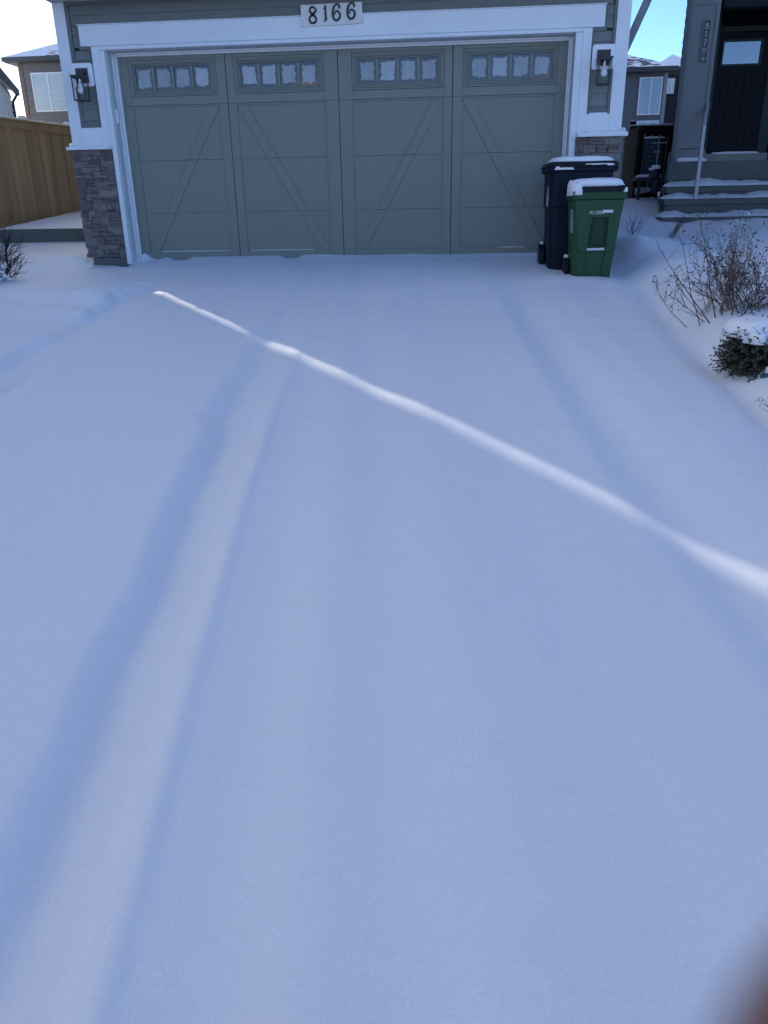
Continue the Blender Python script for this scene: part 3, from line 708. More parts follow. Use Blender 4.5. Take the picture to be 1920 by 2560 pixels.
# front shoulder panels that stop in curved skirts, the deep grip recess between them
def fy(z): return -1.640-.005*(z/H)
def front_poly(pts, t0, t1, name, m):
    mb = MB(); n = len(pts); vs = [(x, fy(z)-t1, gzb+z) for x, z in pts]+[(x, fy(z)-t0, gzb+z) for x, z in pts]
    mb.add(vs, [tuple(range(n)), tuple(range(2*n-1, n-1, -1))]+[(i, i+n, (i+1) % n+n, (i+1) % n) for i in range(n)])
    return mb.build(name, m, gb, bevel=.004)
front_poly([(2.400, .295), (2.452, .270), (2.482, .268), (2.512, .57), (2.660, .57), (2.655, .275), (2.690, .272), (2.725, .285), (2.785, .715), (2.352, .715)], .001, .030, 'front_shoulder', 'green_plastic')
front_poly([(2.500, .310), (2.640, .310), (2.655, .545), (2.642, .562), (2.535, .562), (2.520, .545)], .001, .005, 'grip_recess', 'green_dark')
front_poly([(2.514, .335), (2.625, .335), (2.638, .535), (2.534, .535)], .0055, .011, 'recess_panel', 'green_dark')
front_poly([(2.405, .0), (2.470, .0), (2.480, .265), (2.398, .290)], .001, .014, 'lower_rib', 'green_plastic')
front_poly([(2.630, .0), (2.715, .012), (2.727, .28), (2.655, .27)], .001, .014, 'lower_rib', 'green_plastic')
MB().tube([(2.487, -1.664, gzb+.295), (2.642, -1.664, gzb+.298)], .011, 8).build('grip_bar', 'stencil_white', gb)
# rim, lid, snow
t = .74/H
ring = lambda z, ex, r=.05: rrect(GC+.018, -1.417, 2*gx(.74)+ex, .455+ex*.9, gzb+z, r)
MB().loft([ring(.715, .0), ring(.722, .030), ring(.778, .036), ring(.792, .030)]).build('rim', 'green_plastic', gb, bevel=.003)
lid = MB().loft([ring(.793, -.02), ring(.80, .005), ring(.832, .0), ring(.838, -.03)]).build('lid', 'black_plastic', gb)
MB().loft([rrect(GC+.045, -1.655, .36, .06, gzb+.785, .02), rrect(GC+.045, -1.668, .38, .05, gzb+.83, .02)]).build('lid_lip', 'black_plastic', gb, bevel=.004)
mound('snow_cap', 'snow_clump', gb, GC+.012, -1.415, .250, .245, gzb+.836, .066, p=3.6, seed=11, rag=.07, skirt=.012)
mound('snow_clump', 'snow_clump', gb, GC-.165, -1.60, .06, .07, gzb+.79, .07, p=2.2, seed=12, rag=.3, skirt=.03)
mound('snow_clump', 'snow_clump', gb, GC-.215, -1.44, .028, .19, gzb+.785, .095, p=2.4, seed=13, rag=.3, skirt=.03)
mound('snow_clump', 'snow_clump', gb, GC+.235, -1.655, .022, .025, gzb+.79, .03, p=2.2, seed=14, rag=.3)
def wheel(parent, cx, cy, cz, r, w_):
    m = MB(); m.tube([(cx-w_/2, cy, cz), (cx-w_/2+.006, cy, cz), (cx+w_/2-.006, cy, cz), (cx+w_/2, cy, cz)], [r-.008, r, r, r-.008], 20)
    o = m.build('wheel', 'black_plastic', parent); h = MB(); h.tube([(cx-w_/2-.004, cy, cz), (cx+w_/2+.004, cy, cz)], r*.45, 12); h.build('hub', 'black_metal', o); return o
wheel(gb, 2.350, -1.33, gzb+.115, .105, .045); wheel(gb, 2.72, -1.29, gzb+.115, .105, .045)
mound('snow_clump', 'snow_clump', gb, 2.350, -1.33, .024, .055, gzb+.215, .02, p=2.2, seed=15, rag=.3)
mound('snow_clump', 'snow_clump', gb, 2.322, -1.38, .018, .05, gzb+.02, .05, p=2.2, seed=16, rag=.5)
text_mesh('1RO 250006', .040, 'stencil_text', 'stencil_white', gb, Vector((2.482, -1.6755, gzb+.597)), sx=.62)
MB().add([(2.602, -1.6765, gzb+.608), (2.692, -1.6765, gzb+.608), (2.692, -1.6765, gzb+.632), (2.602, -1.6765, gzb+.632), (2.602, -1.675, gzb+.608), (2.692, -1.675, gzb+.608), (2.692, -1.675, gzb+.632), (2.602, -1.675, gzb+.632)], [(0, 1, 2, 3), (4, 7, 6, 5), (0, 4, 5, 1), (3, 2, 6, 7), (0, 3, 7, 4), (1, 5, 6, 2)]).build('sticker', 'stencil_white', gb)
def side_emblem(parent, xat, ya, yb, za, zb):
    """outlined rectangle with a figure stencilled on the left flank; xat(z) = flank x"""
    m = MB()
    def strip(p, q, w_):
        (y1, z1), (y2, z2) = p, q; d = Vector((y2-y1, z2-z1)).normalized(); n = Vector((-d.y, d.x))*w_
        c = [(y1+n.x, z1+n.y), (y1-n.x, z1-n.y), (y2-n.x, z2-n.y), (y2+n.x, z2+n.y)]
        vs = [(xat(z)-.0018, y, z) for y, z in c]+[(xat(z)+.002, y, z) for y, z in c]
        m.add(vs, [(0, 1, 2, 3), (7, 6, 5, 4), (0, 4, 5, 1), (1, 5, 6, 2), (2, 6, 7, 3), (3, 7, 4, 0)])
    for p, q in (((ya, za), (yb, za)), ((yb, za), (yb, zb)), ((yb, zb), (ya, zb)), ((ya, zb), (ya, za))): strip(p, q, .003)
    m.build('emblem_frame', 'stencil_white', parent)
    m = MB(); W_ = yb-ya; Hh = zb-za
    # bin figure, arrow and a standing figure
    S_ = lambda pts, w_: [strip((ya+W_*a, za+Hh*b), (ya+W_*c, za+Hh*d), w_) for a, b, c, d in pts]
    S_([(.2, .55, .25, .85), (.25, .85, .6, .85), (.6, .85, .65, .55), (.65, .55, .2, .55), (.3, .9, .75, .95), (.75, .12, .75, .48), (.6, .3, .9, .38), (.75, .12, .6, .05), (.75, .12, .9, .04), (.2, .1, .5, .4), (.5, .1, .2, .4), (.15, .45, .9, .5)], .005)
    m.build('emblem_figure', 'stencil_grey', parent)
side_emblem(gb, lambda z: GC-gx(z-gzb)+.018*(z-gzb)/H-.0005, -1.585, -1.44, gzb+.44, gzb+.63)

# navy bin behind it
nzb = -.060; NC = 2.452
nb = thing('wheeled_bin', (NC, -.85, nzb), 'tall navy wheeled bin with a flat snow-topped lid, close to the garage door', 'bin')
rings = []
for z, hw, fr_, bk in ((0, .235, -1.135, -.66), (.03, .245, -1.15, -.65), (.30, .262, -1.155, -.62), (.60, .278, -1.16, -.585), (.605, .290, -1.172, -.575), (.88, .298, -1.175, -.56), (.93, .30, -1.178, -.555)):
    rings.append(rrect(NC+.02*z, (fr_+bk)/2, 2*hw, bk-fr_, nzb+z, .075, 5))
MB().loft(rings).build('body', 'navy_plastic', nb, bevel=.003)
rg = lambda z, ex: rrect(NC+.022, -.866, .628+ex, .645+ex, nzb+z, .05)
MB().loft([rg(.915, 0), rg(.922, .03), rg(.955, .035), rg(.962, .03)]).build('rim', 'navy_plastic', nb, bevel=.003)
MB().loft([rg(.963, .0), rg(.968, .035), rg(1.0, .02), rg(1.008, -.05)]).build('lid', 'black_plastic', nb, bevel=.003)
MB().tube([(NC-.2, -1.20, nzb+.958), (NC-.19, -1.222, nzb+.965), (NC+.23, -1.222, nzb+.968), (NC+.24, -1.20, nzb+.962)], .011, 6).build('lid_handle', 'black_plastic', nb)
MB().tube([(NC-.30, -.54, nzb+.97), (NC-.295, -.515, nzb+.99), (NC+.34, -.515, nzb+.99), (NC+.345, -.54, nzb+.97)], .014, 8).build('rear_handle', 'black_plastic', nb)
mound('snow_cap', 'snow_clump', nb, NC+.022, -.862, .315, .315, nzb+1.006, .052, p=5, seed=21, rag=.04, skirt=.008)
mound('snow_clump', 'snow_clump', nb, NC-.16, -1.20, .085, .018, nzb+.945, .02, p=2.4, seed=22, rag=.4)
mound('snow_clump', 'snow_clump', nb, NC+.16, -1.222, .12, .008, nzb+.975, .008, p=2.4, seed=23, rag=.5)
wheel(nb, NC-.285, -.72, nzb+.135, .135, .05); wheel(nb, NC+.285, -.72, nzb+.135, .135, .05)
mound('snow_clump', 'snow_clump', nb, NC-.285, -.745, .02, .05, nzb+.262, .016, p=2.2, seed=24, rag=.3)
side_emblem(nb, lambda z: NC-.292+.02*(z-nzb)-.002, -1.08, -.95, nzb+.62, nzb+.86)

# ------------------------------------------------------------------ cedar fence on the left
A = Vector((-5.288, 2.573)); B = Vector((-4.949, 4.064)); FD = (B-A).normalized(); FNn = Vector((FD.y, -FD.x))   # normal towards the garage
def fpt(s, o=0): p = A+FD*s+FNn*o; return p
fence = thing('wooden_fence', (A.x, A.y, .4), 'golden brown cedar board fence on the left beside the raised slab', 'fence')
def obox(mb, s0, s1, o0, o1, z0, z1):
    c = [fpt(s0, o1), fpt(s1, o1), fpt(s1, o0), fpt(s0, o0)]
    return mb.add([(p.x, p.y, z0) for p in c]+[(p.x, p.y, z1) for p in c], [(3, 2, 1, 0), (4, 5, 6, 7), (0, 1, 5, 4), (1, 2, 6, 5), (2, 3, 7, 6), (3, 0, 4, 7)][::1])
s_ = -3.2; k = 0
while s_ < 4.6:
    wd = .138; o_ = .0 if k % 2 == 0 else .012
    m = MB(); p0 = fpt(s_); zb = gz(p0.x, p0.y)-.05
    obox(m, s_, s_+wd, o_, o_+.018, zb, 1.74+rnd.uniform(-.004, .004)); m.build('board', 'cedar', fence, bevel=.003); s_ += wd-.010 if k % 2 == 0 else wd+.002-.010+.012; k += 1
s_ = -3.2
while s_ < 4.6:
    m = MB(); obox(m, s_, s_+.995, .032, .055, 1.735, 1.84); m.build('fascia_board', 'cedar', fence, bevel=.003)
    m = MB(); obox(m, s_, s_+.995, -.03, .075, 1.841, 1.862); m.build('cap_rail', 'cedar_cap', fence, bevel=.003); s_ += 1.0
for s_ in (-2.6, -.6, .55, 1.5, 3.4):
    m = MB(); obox(m, s_-.045, s_+.045, -.10, -.01, .1, 1.84); m.build('post', 'cedar', fence)
for s_, hh in ((.42, .055), (1.42, .055)):
    p = fpt(s_, .02); m = MB(); obox(m, s_-.05, s_+.05, -.03, .06, 1.862, 1.885); m.build('post_cap', 'brown_trim', fence)
    mound('snow_cap', 'snow_clump', fence, p.x, p.y, .055, .07, 1.884, .035, p=2.4, seed=31)
m = MB(); k0 = 0
for i in range(60):
    s0 = -3.2+i*.13; h_ = .010+.008*rnd.random(); obox(m, s0, s0+.13, -.028, .068, 1.8622, 1.862+h_)
m.build('cap_snow', 'snow_clump', fence)
m = MB()
for i in range(46):     # kickboard with snow at the foot of the fence
    s0 = -1.0+i*.12; p0 = fpt(s0, .1); z_ = gz(p0.x, p0.y); obox(m, s0, s0+.12, .02, .14, z_-.1, z_+.02+.01*rnd.random())
m.build('kickboard', 'cedar_cap', fence, bevel=.006)

slab = MB()
slab.box(-5.02, -2.93, 1.5, 3.1, .12, .372)
so = slab.build('concrete_walk', 'concrete'); props(so, 'raised concrete walk slab at the left of the garage, edge showing under snow', kind='structure')
bv = so.modifiers.new('bevel', 'BEVEL'); bv.width = .01
sc = MB(); k = 0; nx, ny = 40, 24
for j in range(ny+1):
    for i in range(nx+1):
        x = -5.01+2.08*i/nx; y = 1.505+2.3*j/ny
        e = min(1, j/2.0)
        sc.v.append((x, y, .373+.024*e+max(0, (y-1.7))*.085+.008*float(fbm(np.array([x]), np.array([y]), 2.0, 91)[0])*e))
for j in range(ny):
    for i in range(nx): a = j*(nx+1)+i; sc.f.append((a, a+1, a+nx+2, a+nx+1))
props(sc.build('walk_snow', 'snow', smooth=True), 'layer of untrodden snow on the raised walk left of the garage', kind='structure')

# ------------------------------------------------------------------ shrubs
def branch(mb, p, d, ln, r, depth, rn, spread=.5, heads=None, curl=.12, minr=.0009, n=3, kids=(2, 3)):
    pts = [Vector(p)]; q = Vector(p); dd = Vector(d).normalized(); st = 4
    for i in range(st):
        dd = (dd+Vector((rn.gauss(0, curl), rn.gauss(0, curl), rn.gauss(0, curl*.7)+.01))).normalized(); q = q+dd*ln/st; pts.append(q.copy())
    mb.tube(pts, [r*(1-.5*i/st) for i in range(st+1)], n, cap=False)
    if depth == 0:
        if heads is not None: heads.append(q.copy())
        return
    for k in range(rn.randint(*kids)):
        t = rn.uniform(.3, 1.0); i = min(st-1, int(t*st)); s = pts[i].lerp(pts[i+1], t*st-i)
        nd = (dd+Vector((rn.gauss(0, spread), rn.gauss(0, spread), rn.gauss(0, spread*.7)))).normalized()
        branch(mb, s, nd, ln*rn.uniform(.45, .7), max(minr, r*.6), depth-1, rn, spread, heads, curl, minr, n, kids)
def blobs(mb, pts, rn, r0, r1, cnt=(2, 4), sp=.012):
    for p in pts:
        for k in range(rn.randint(*cnt)):
            c = p+Vector((rn.gauss(0, sp), rn.gauss(0, sp), rn.gauss(0, sp))); r = rn.uniform(r0, r1)
            a = Vector((rn.gauss(0, 1), rn.gauss(0, 1), rn.gauss(0, 1))).normalized(); b = a.orthogonal().normalized(); c2 = a.cross(b)
            v = [c+a*r*1.5, c+b*r, c+c2*r*.7, c-b*r, c-c2*r*.7, c-a*r*1.2]
            mb.add(v, [(0, 1, 2), (0, 2, 3), (0, 3, 4), (0, 4, 1), (5, 2, 1), (5, 3, 2), (5, 4, 3), (5, 1, 4)])
# dry shrub on the right bank
def dry_shrub():
    rn = random.Random(5)
    cx, cy = 3.22, -3.62; z = gz(cx, cy)
    t = thing('dry_shrub', (cx, cy, z), 'brown leafless shrub with dried seed heads on the snowy bank behind the boxwood', 'shrub')
    heads = []; tw = MB(); tw2 = MB()
    for i in range(72):
        a = rn.uniform(0, 2*math.pi); lean = rn.uniform(.15, 1.15)
        px = cx+rn.gauss(0, .11); py = cy+rn.gauss(0, .11)
        d = Vector((math.cos(a)*lean+.10, math.sin(a)*lean+.05, 1-.45*lean))
        branch(tw if i % 3 else tw2, (px, py, gz(px, py)-.02), d, rn.uniform(.22, .38), .0036, 2, rn, .42, heads, .09, kids=(2, 4))
    tw.build('twigs', 'twig_brown', t)['kind'] = 'stuff'; tw2.build('twigs', 'twig_dark', t)['kind'] = 'stuff'
    hb = MB(); blobs(hb, heads, rn, .003, .0075, (1, 4), .010); o = hb.build('seed_heads', 'seed_head', t); o['kind'] = 'stuff'
    # tall red stems
    for (bx_, by_, tx, ty, tz) in ((2.98, -3.72, 2.88, -3.2, .62), (3.06, -3.74, 2.98, -3.35, .66), (3.10, -3.74, 3.24, -3.35, .58), (3.14, -3.80, 3.38, -3.3, .52), (3.02, -3.78, 2.74, -3.3, .48), (3.26, -3.70, 3.62, -3.2, .44), (3.16, -3.68, 3.30, -3.2, .60)):
        hs = []; m = MB(); p0 = Vector((bx_, by_, gz(bx_, by_)-.02)); p1 = Vector((tx, ty, p0.z+tz)); 
        pts = [p0.lerp(p1, q/6)+Vector((rn.gauss(0, .006), rn.gauss(0, .006), 0)) for q in range(7)]
        m.tube(pts, [.0042*(1-.6*q/6) for q in range(7)], 4, cap=False)
        for q in range(3, 7):
            for s in (-1, 1):
                if rn.random() < .7: branch(m, pts[q], Vector((s*.5+rn.gauss(0, .15), rn.gauss(0, .3), .8)), rn.uniform(.05, .14), .0018, rn.choice([0, 1]), rn, .4, hs, .1, kids=(1, 2))
        st = m.build('stem', 'twig_red', t); hb = MB(); blobs(hb, [h for h in hs if rn.random() < .5]+[pts[-1]], rn, .004, .009, (1, 3), .008); o_ = hb.build('seed_head', 'seed_head', st); o_['kind'] = 'stuff'
    # snow caught in the twigs
    sm = MB(); blobs(sm, [h for h in heads if rn.random() < .10], rn, .003, .007, (1, 2), .006); sm.build('caught_snow', 'snow_clump', t)['kind'] = 'stuff'
dry_shrub()
def small_plant(cx, cy, n, hgt, seed, label, lean=(0, 0), mat_='twig_dark', name='dry_plant', cat='plant', sp=.35, hr=(.003, .007)):
    rn = random.Random(seed); z = gz(cx, cy); t = thing(name, (cx, cy, z), label, cat)
    heads = []; m = MB()
    for i in range(n):
        px, py = cx+rn.gauss(0, .03), cy+rn.gauss(0, .03)
        branch(m, (px, py, gz(px, py)-.02), Vector((rn.gauss(lean[0], .28), rn.gauss(lean[1], .25), 1)), hgt*rn.uniform(.5, .9), .0034, 1, rn, sp, heads, .06, kids=(2, 4))
    m.build('stems', mat_, t); hb = MB(); blobs(hb, heads, rn, hr[0], hr[1], (1, 3), .010); hb.build('seed_heads', 'seed_head', t)
small_plant(3.30, .30, 8, .34, 7, 'thin dry plant with dark seed heads just right of the green bin', (.15, 0))
small_plant(3.68, .25, 10, .30, 9, 'low leaning dry grass-like plant in front of the neighbour\'s steps', (.75, .1), sp=.2)
small_plant(2.95, -2.45, 1, .13, 15, 'single tiny dry sprig poking out of the snow on the bank', (.0, 0), sp=.5)
# boxwood with a snow cap
def leafy(name, label, cx, cy, rx, ry, rz, zc, n, seed, snow_list, leafmat='box_leaf', cat='shrub', front=0):
    rn = random.Random(seed); t = thing(name, (cx, cy, gz(cx, cy)), label, cat)
    lv = MB(); tw = MB()
    cen = Vector((cx, cy, zc))
    for i in range(n//9):
        a = rn.uniform(0, 2*math.pi); ph = math.acos(rn.uniform(-.65, 1)); rr = rn.uniform(.72, 1.06)
        dirv = Vector((math.cos(a)*math.sin(ph), math.sin(a)*math.sin(ph), math.cos(ph)))
        tip = cen+Vector((dirv.x*rx, dirv.y*ry, dirv.z*rz))*rr; root = cen+(tip-cen)*.35
        tw.tube([root, tip], [.003, .001], 3, cap=False)
        for k in range(9):
            q = root.lerp(tip, .45+.55*(k+1)/9)
            ax = (tip-root).normalized(); sd = ax.orthogonal().normalized(); sd.rotate(Matrix.Rotation(rn.uniform(0, 6.28), 3, ax))
            d = (ax*.7+sd).normalized(); w_ = d.cross(ax).normalized(); ln = rn.uniform(.013, .021); h = ln*.36
            lv.add([q, q+d*ln*.5+w_*h, q+d*ln, q+d*ln*.5-w_*h], [(0, 1, 2, 3)])
    tw.build('branches', 'twig_dark', t)['kind'] = 'stuff'; o = lv.build('leaves', leafmat, t); o['kind'] = 'stuff'
    core = MB(); rings = []
    for k in range(7):
        ph = math.pi*k/6; rings.append([(cx+rx*.5*math.sin(ph)*math.cos(j*math.pi/6), cy+ry*.5*math.sin(ph)*math.sin(j*math.pi/6), zc-rz*.72*math.cos(ph)) for j in range(12)])
    core.loft(rings).build('inner_branches', 'twig_dark', t)
    for i, (sx, sy, srx, sry, sz, sh) in enumerate(snow_list): mound('snow_cap', 'snow_clump', t, sx, sy, srx, sry, sz, sh, p=2.3, seed=seed+i, rag=.45, skirt=.02)
    return t
leafy('boxwood_bush', 'dark green boxwood under a thick white snow cap at the right edge', 3.09, -4.62, .29, .25, .22, -.262, 8500, 3,
      [(3.11, -4.58, .24, .19, -.125, .085), (3.00, -4.72, .08, .07, -.145, .04), (3.16, -4.79, .045, .035, -.19, .06), (3.155, -4.80, .025, .022, -.225, .04), (3.05, -4.82, .025, .02, -.30, .02), (3.27, -4.7, .08, .10, -.12, .045)])
leafy('boxwood_bush', 'dark clipped bush just peeking in at the right edge below the snow-capped boxwood', 3.10, -5.30, .17, .17, .16, -.35, 2400, 23, [(3.11, -5.25, .12, .11, -.225, .05)])
small_plant(2.95, -5.33, 3, .10, 33, 'pale forked bare twigs at the right edge beside the half-hidden bush', (-.3, 0), 'twig_brown', 'bare_twig', 'twig')
tl = thing('garden_light', (3.03, -4.83, -.36), 'small teal rounded cap tucked under the front of the boxwood', 'garden light')
m = MB(); m.loft([[(3.03+r*math.cos(j*math.pi/6), -4.83+r*math.sin(j*math.pi/6), z-.03) for j in range(12)] for r, z in ((.03, -.345), (.032, -.315), (.028, -.298), (.016, -.288), (.003, -.285))]); m.build('cap', 'teal_plastic', tl, smooth=True)
box('stake', 'black_plastic', tl, 3.025, 3.035, -4.835, -4.825, -.45, -.375)
# left shrub
def left_shrub():
    rn = random.Random(12); cx, cy = -3.15, -1.72; z = gz(cx, cy)
    t = thing('bare_shrub', (cx, cy, z), 'bare dark red branching shrub at the left edge, snow caught at its foot', 'shrub')
    m = MB(); heads = []
    main = [Vector((cx+.02, cy, z-.02)), Vector((cx+.05, cy, z+.12)), Vector((cx+.075, cy, z+.26)), Vector((cx+.085, cy, z+.36))]
    m.tube(main, [.010, .009, .008, .006], 6); st = m.build('stem', 'twig_red', t)
    m = MB()
    for k in range(64):
        p = main[0].lerp(main[3], rn.uniform(.05, .9)) if k % 2 else Vector((cx+rn.gauss(-.06, .07), cy+rn.gauss(0, .07), z))
        d = Vector((rn.uniform(.1, 1.0) if k % 3 else rn.uniform(-1, .2), rn.gauss(0, .35), rn.uniform(.25, 1.0)))
        branch(m, p, d, rn.uniform(.13, .24), .0040, 2, rn, .38, heads, .07, .0012, 4, (1, 3))
    m.build('twigs', 'twig_dark', t)['kind'] = 'stuff'
left_shrub()
def low_conifer():
    rn = random.Random(14); cx, cy = -3.13, -1.90; z = gz(cx, cy)
    t = thing('low_conifer', (cx, cy, z), 'low dark spreading conifer laden with snow in front of the bare red shrub', 'conifer')
    m = MB(); sn_ = MB(); pts = []
    for k in range(22):
        a = rn.uniform(-1.2, 1.9); ln = rn.uniform(.12, .24); zz0 = z+rn.uniform(.0, .17)
        d = Vector((math.cos(a), math.sin(a)-.4, rn.uniform(-.15, .25))).normalized(); p0 = Vector((cx-.06, cy, zz0)); p1 = p0+d*ln
        m.tube([p0, p1], [.004, .002], 4)
        for j in range(16):
            q = p0.lerp(p1, .25+.75*j/15); 
            for s in (-1, 1):
                sd = Vector((-d.y, d.x, 0))*s; e = q+(d*.5+sd).normalized()*.035*(1.1-j/15)+Vector((0, 0, rn.uniform(-.006, .006))); m.add([q, q+d*.008, e], [(0, 1, 2)])
        pts += [p0.lerp(p1, q)+Vector((0, 0, .010)) for q in (.5, .7, .85)]
    m.build('needles', 'spruce', t)['kind'] = 'stuff'; blobs(sn_, pts, rn, .010, .020, (1, 2), .006); sn_.build('caught_snow', 'snow_clump', t)['kind'] = 'stuff'
low_conifer()

# ------------------------------------------------------------------ house 8170
nh = thing('neighbour_house', (4.7, 6, .3), 'dark grey neighbouring house with a roofed porch, navy door and snowy steps', 'house')
def prt(name, m, x0, x1, y0, y1, z0, z1, **kw): return box(name, m, nh, x0, x1, y0, y1, z0, z1, **kw)
MB().prism_z([(4.62, 4.62), (11, 4.62), (11, 6.1), (5.04, 6.1), (4.72, 5.0)], .2, 1.16).build('porch_floor', 'concrete', nh, bevel=.008)
# front wall with a hole for the door and transom
w = MB(); w.prism_z([(5.07, 6.25), (11, 6.25), (13, 15), (7.75, 15)], .2, 6.5); w.box(5.06, 5.50, 6.06, 6.249, .2, 6.5); w.box(6.66, 11, 6.06, 6.249, .2, 6.5); w.box(5.50, 6.66, 6.06, 6.249, 3.62, 6.5); w.build('wall', 'porch_dark', nh)
s = MB(); lap_wall(s, (7.74, 15), (5.06, 6.25), .4, 6.5, .15, .012, (-1, .306)); lap_wall(s, (6.68, 6.055), (7.9, 6.055), 1.2, 3.7, .15, .012, (0, -1)); s.build('siding', 'grey_siding', nh)
w = MB(); w.box(9.4, 15, -1.5, 6.0, .0, 6.3); w.build('front_wing', 'grey_siding', nh)
r = MB(); r.add([(9.1, -1.9, 6.3), (15.3, -1.9, 6.3), (15.3, 6.3, 6.3), (9.1, 6.3, 6.3), (12.2, 1, 7.9), (12.2, 4, 7.9)], [(0, 1, 4), (1, 2, 5, 4), (2, 3, 5), (3, 0, 4, 5), (3, 2, 1, 0)]); r.build('roof', 'roof_snowy', nh)
MB().prism_z([(4.70, 4.62), (7.4, 4.62), (7.4, 6.05), (5.08, 6.05)], 3.62, 3.70).build('porch_ceiling', 'porch_dark', nh); prt('porch_beam', 'porch_dark', 5.23, 7.4, 4.72, 4.95, 3.28, 3.619)
r = MB(); r.add([(4.62, 4.5, 3.702), (7.4, 4.5, 3.702), (7.4, 6.3, 4.4), (5.2, 6.3, 4.4), (5.12, 6.3, 3.702), (7.4, 6.3, 3.702)], [(0, 1, 2, 3), (0, 3, 4), (0, 4, 5, 1)]); r.build('porch_roof', 'roof_snowy', nh)
prt('porch_wall_trim', 'teal_trim', 5.50, 5.585, 5.98, 6.2, 1.2, 3.62)
prt('door_casing', 'teal_trim', 6.43, 6.60, 5.975, 6.2, 1.30, 3.62, bevel=.006)
prt('door_sill', 'concrete_light', 5.5, 6.6, 5.90, 6.10, 1.162, 1.33)
dr_ = box('front_door', 'door_navy', nh, 5.587, 6.428, 6.0, 6.05, 1.332, 3.17, bevel=.003)
for i in range(5):
    x = 5.70+i*.125; box('door_plank', 'door_navy', dr_, x, x+.112, 5.988, 6.0, 1.50, 2.58, bevel=.004)
wf = MB(); a0, a1, b0, b1 = 5.635, 6.30, 2.665, 3.06
wf.box(a0, a1, 5.97, 6.0, b0, b0+.035); wf.box(a0, a1, 5.97, 6.0, b1-.035, b1); wf.box(a0, a0+.035, 5.9705, 6.0, b0+.035, b1-.035); wf.box(a1-.04, a1, 5.9705, 6.0, b0+.035, b1-.035)
wf.build('door_window_frame', 'teal_trim', dr_, bevel=.003)
box('door_pane', 'window_glass', dr_, 5.67, 6.26, 5.99, 5.996, 2.70, 3.025)
prt('transom_bar', 'teal_trim', 5.586, 6.43, 5.96, 6.1, 3.172, 3.245, bevel=.003)
prt('transom_pane', 'window_glass', 5.586, 6.43, 6.02, 6.03, 3.246, 3.58)
mound('sill_snow', 'snow_clump', nh, 6.05, 5.94, .42, .06, 1.33, .03, p=3, seed=41, rag=.4)
# column with a raised panel and a moulded foot
cl = prt('porch_column', 'porch_grey', 4.775, 5.185, 4.70, 5.08, 1.35, 3.66, bevel=.006)
cb = MB(); cb.box(4.74, 5.22, 4.66, 5.12, 1.163, 1.30); cb.box(4.755, 5.205, 4.68, 5.10, 1.30, 1.345); cb.build('column_foot', 'porch_grey', cl, bevel=.006)
fr = MB(); fr.box(4.78, 4.845, 4.685, 4.70, 1.36, 3.6); fr.box(5.115, 5.18, 4.685, 4.70, 1.36, 3.6); fr.box(4.845, 5.115, 4.6855, 4.70, 3.32, 3.6); fr.box(4.845, 5.115, 4.6855, 4.70, 1.36, 1.46); fr.build('column_trim', 'porch_grey', cl, bevel=.004)
mound('foot_snow', 'snow_clump', nh, 4.98, 4.64, .24, .05, 1.16, .06, p=3, seed=42, rag=.4)
# steps
stp = [(4.69, 4.52, .975), (4.59, 4.22, .787), (4.49, 3.92, .607)]
for i, (x0, y0, zt) in enumerate(stp):
    s_ = MB(); s_.box(x0, 8.2, y0, y0+.36, .15, zt-.085); s_.box(x0-.03, 8.2, y0-.025, y0+.36, zt-.084, zt); s_.build('step', 'concrete', nh, bevel=.006)
prt('step', 'concrete', 4.35, 8.2, 3.42, 3.92, .05, .348, bevel=.008); prt('step', 'concrete', 4.62, 8.2, 4.50, 4.63, .9, 1.16)
def step_snow(x0, x1, y0, y1, z, seed, h=.045):
    m = MB(); nx, ny = 70, 6
    for j in range(ny+1):
        for i in range(nx+1):
            x = x0+(x1-x0)*i/nx; y = y0+(y1-y0)*j/ny; t_ = j/ny
            b = fbm(np.array([x]), np.array([seed*3.]), 2.2, seed, 4)[0]; c = fbm(np.array([x]), np.array([y]), 7., seed+5, 2)[0]
            hh = (h*(.55+1.3*t_)*(.9+1.1*b)+.012*c)*min(1, i/2+.2); m.v.append((x, y, z+max(.002, hh*min(1, j*.8+.15))))
    for j in range(ny):
        for i in range(nx): a = j*(nx+1)+i; m.f.append((a, a+1, a+nx+2, a+nx+1))
    return m.build('step_snow', 'snow_clump', nh, smooth=True)
step_snow(4.66, 8.1, 4.50, 4.62, .976, 1, .06); step_snow(4.56, 8.1, 4.20, 4.52, .788, 2, .055); step_snow(4.46, 8.1, 3.90, 4.22, .608, 3, .055); step_snow(4.36, 8.1, 3.43, 3.90, .349, 4, .06)
# handrail seen end-on
hr = MB(); hr.box(4.912, 4.962, 3.90, 3.945, .60, 1.63); hr.add([(4.915, 3.91, 1.58), (4.96, 3.91, 1.58), (5.195, 4.70, 1.95), (5.15, 4.70, 1.95), (4.915, 3.91, 1.63), (4.96, 3.91, 1.63), (5.195, 4.70, 2.0), (5.15, 4.70, 2.0)], [(3, 2, 1, 0), (4, 5, 6, 7), (0, 1, 5, 4), (1, 2, 6, 5), (2, 3, 7, 6), (3, 0, 4, 7)])
hr.build('handrail', 'rail_pale', nh, bevel=.003)
# downspout in front of the column corner
dn = MB(); dn.tube([(4.725, 4.62, 3.75), (4.725, 4.62, 1.05), (4.70, 4.56, .95), (4.68, 4.50, .72)], [.045, .045, .045, .042], 4); dn.build('downspout', 'downspout_grey', nh)
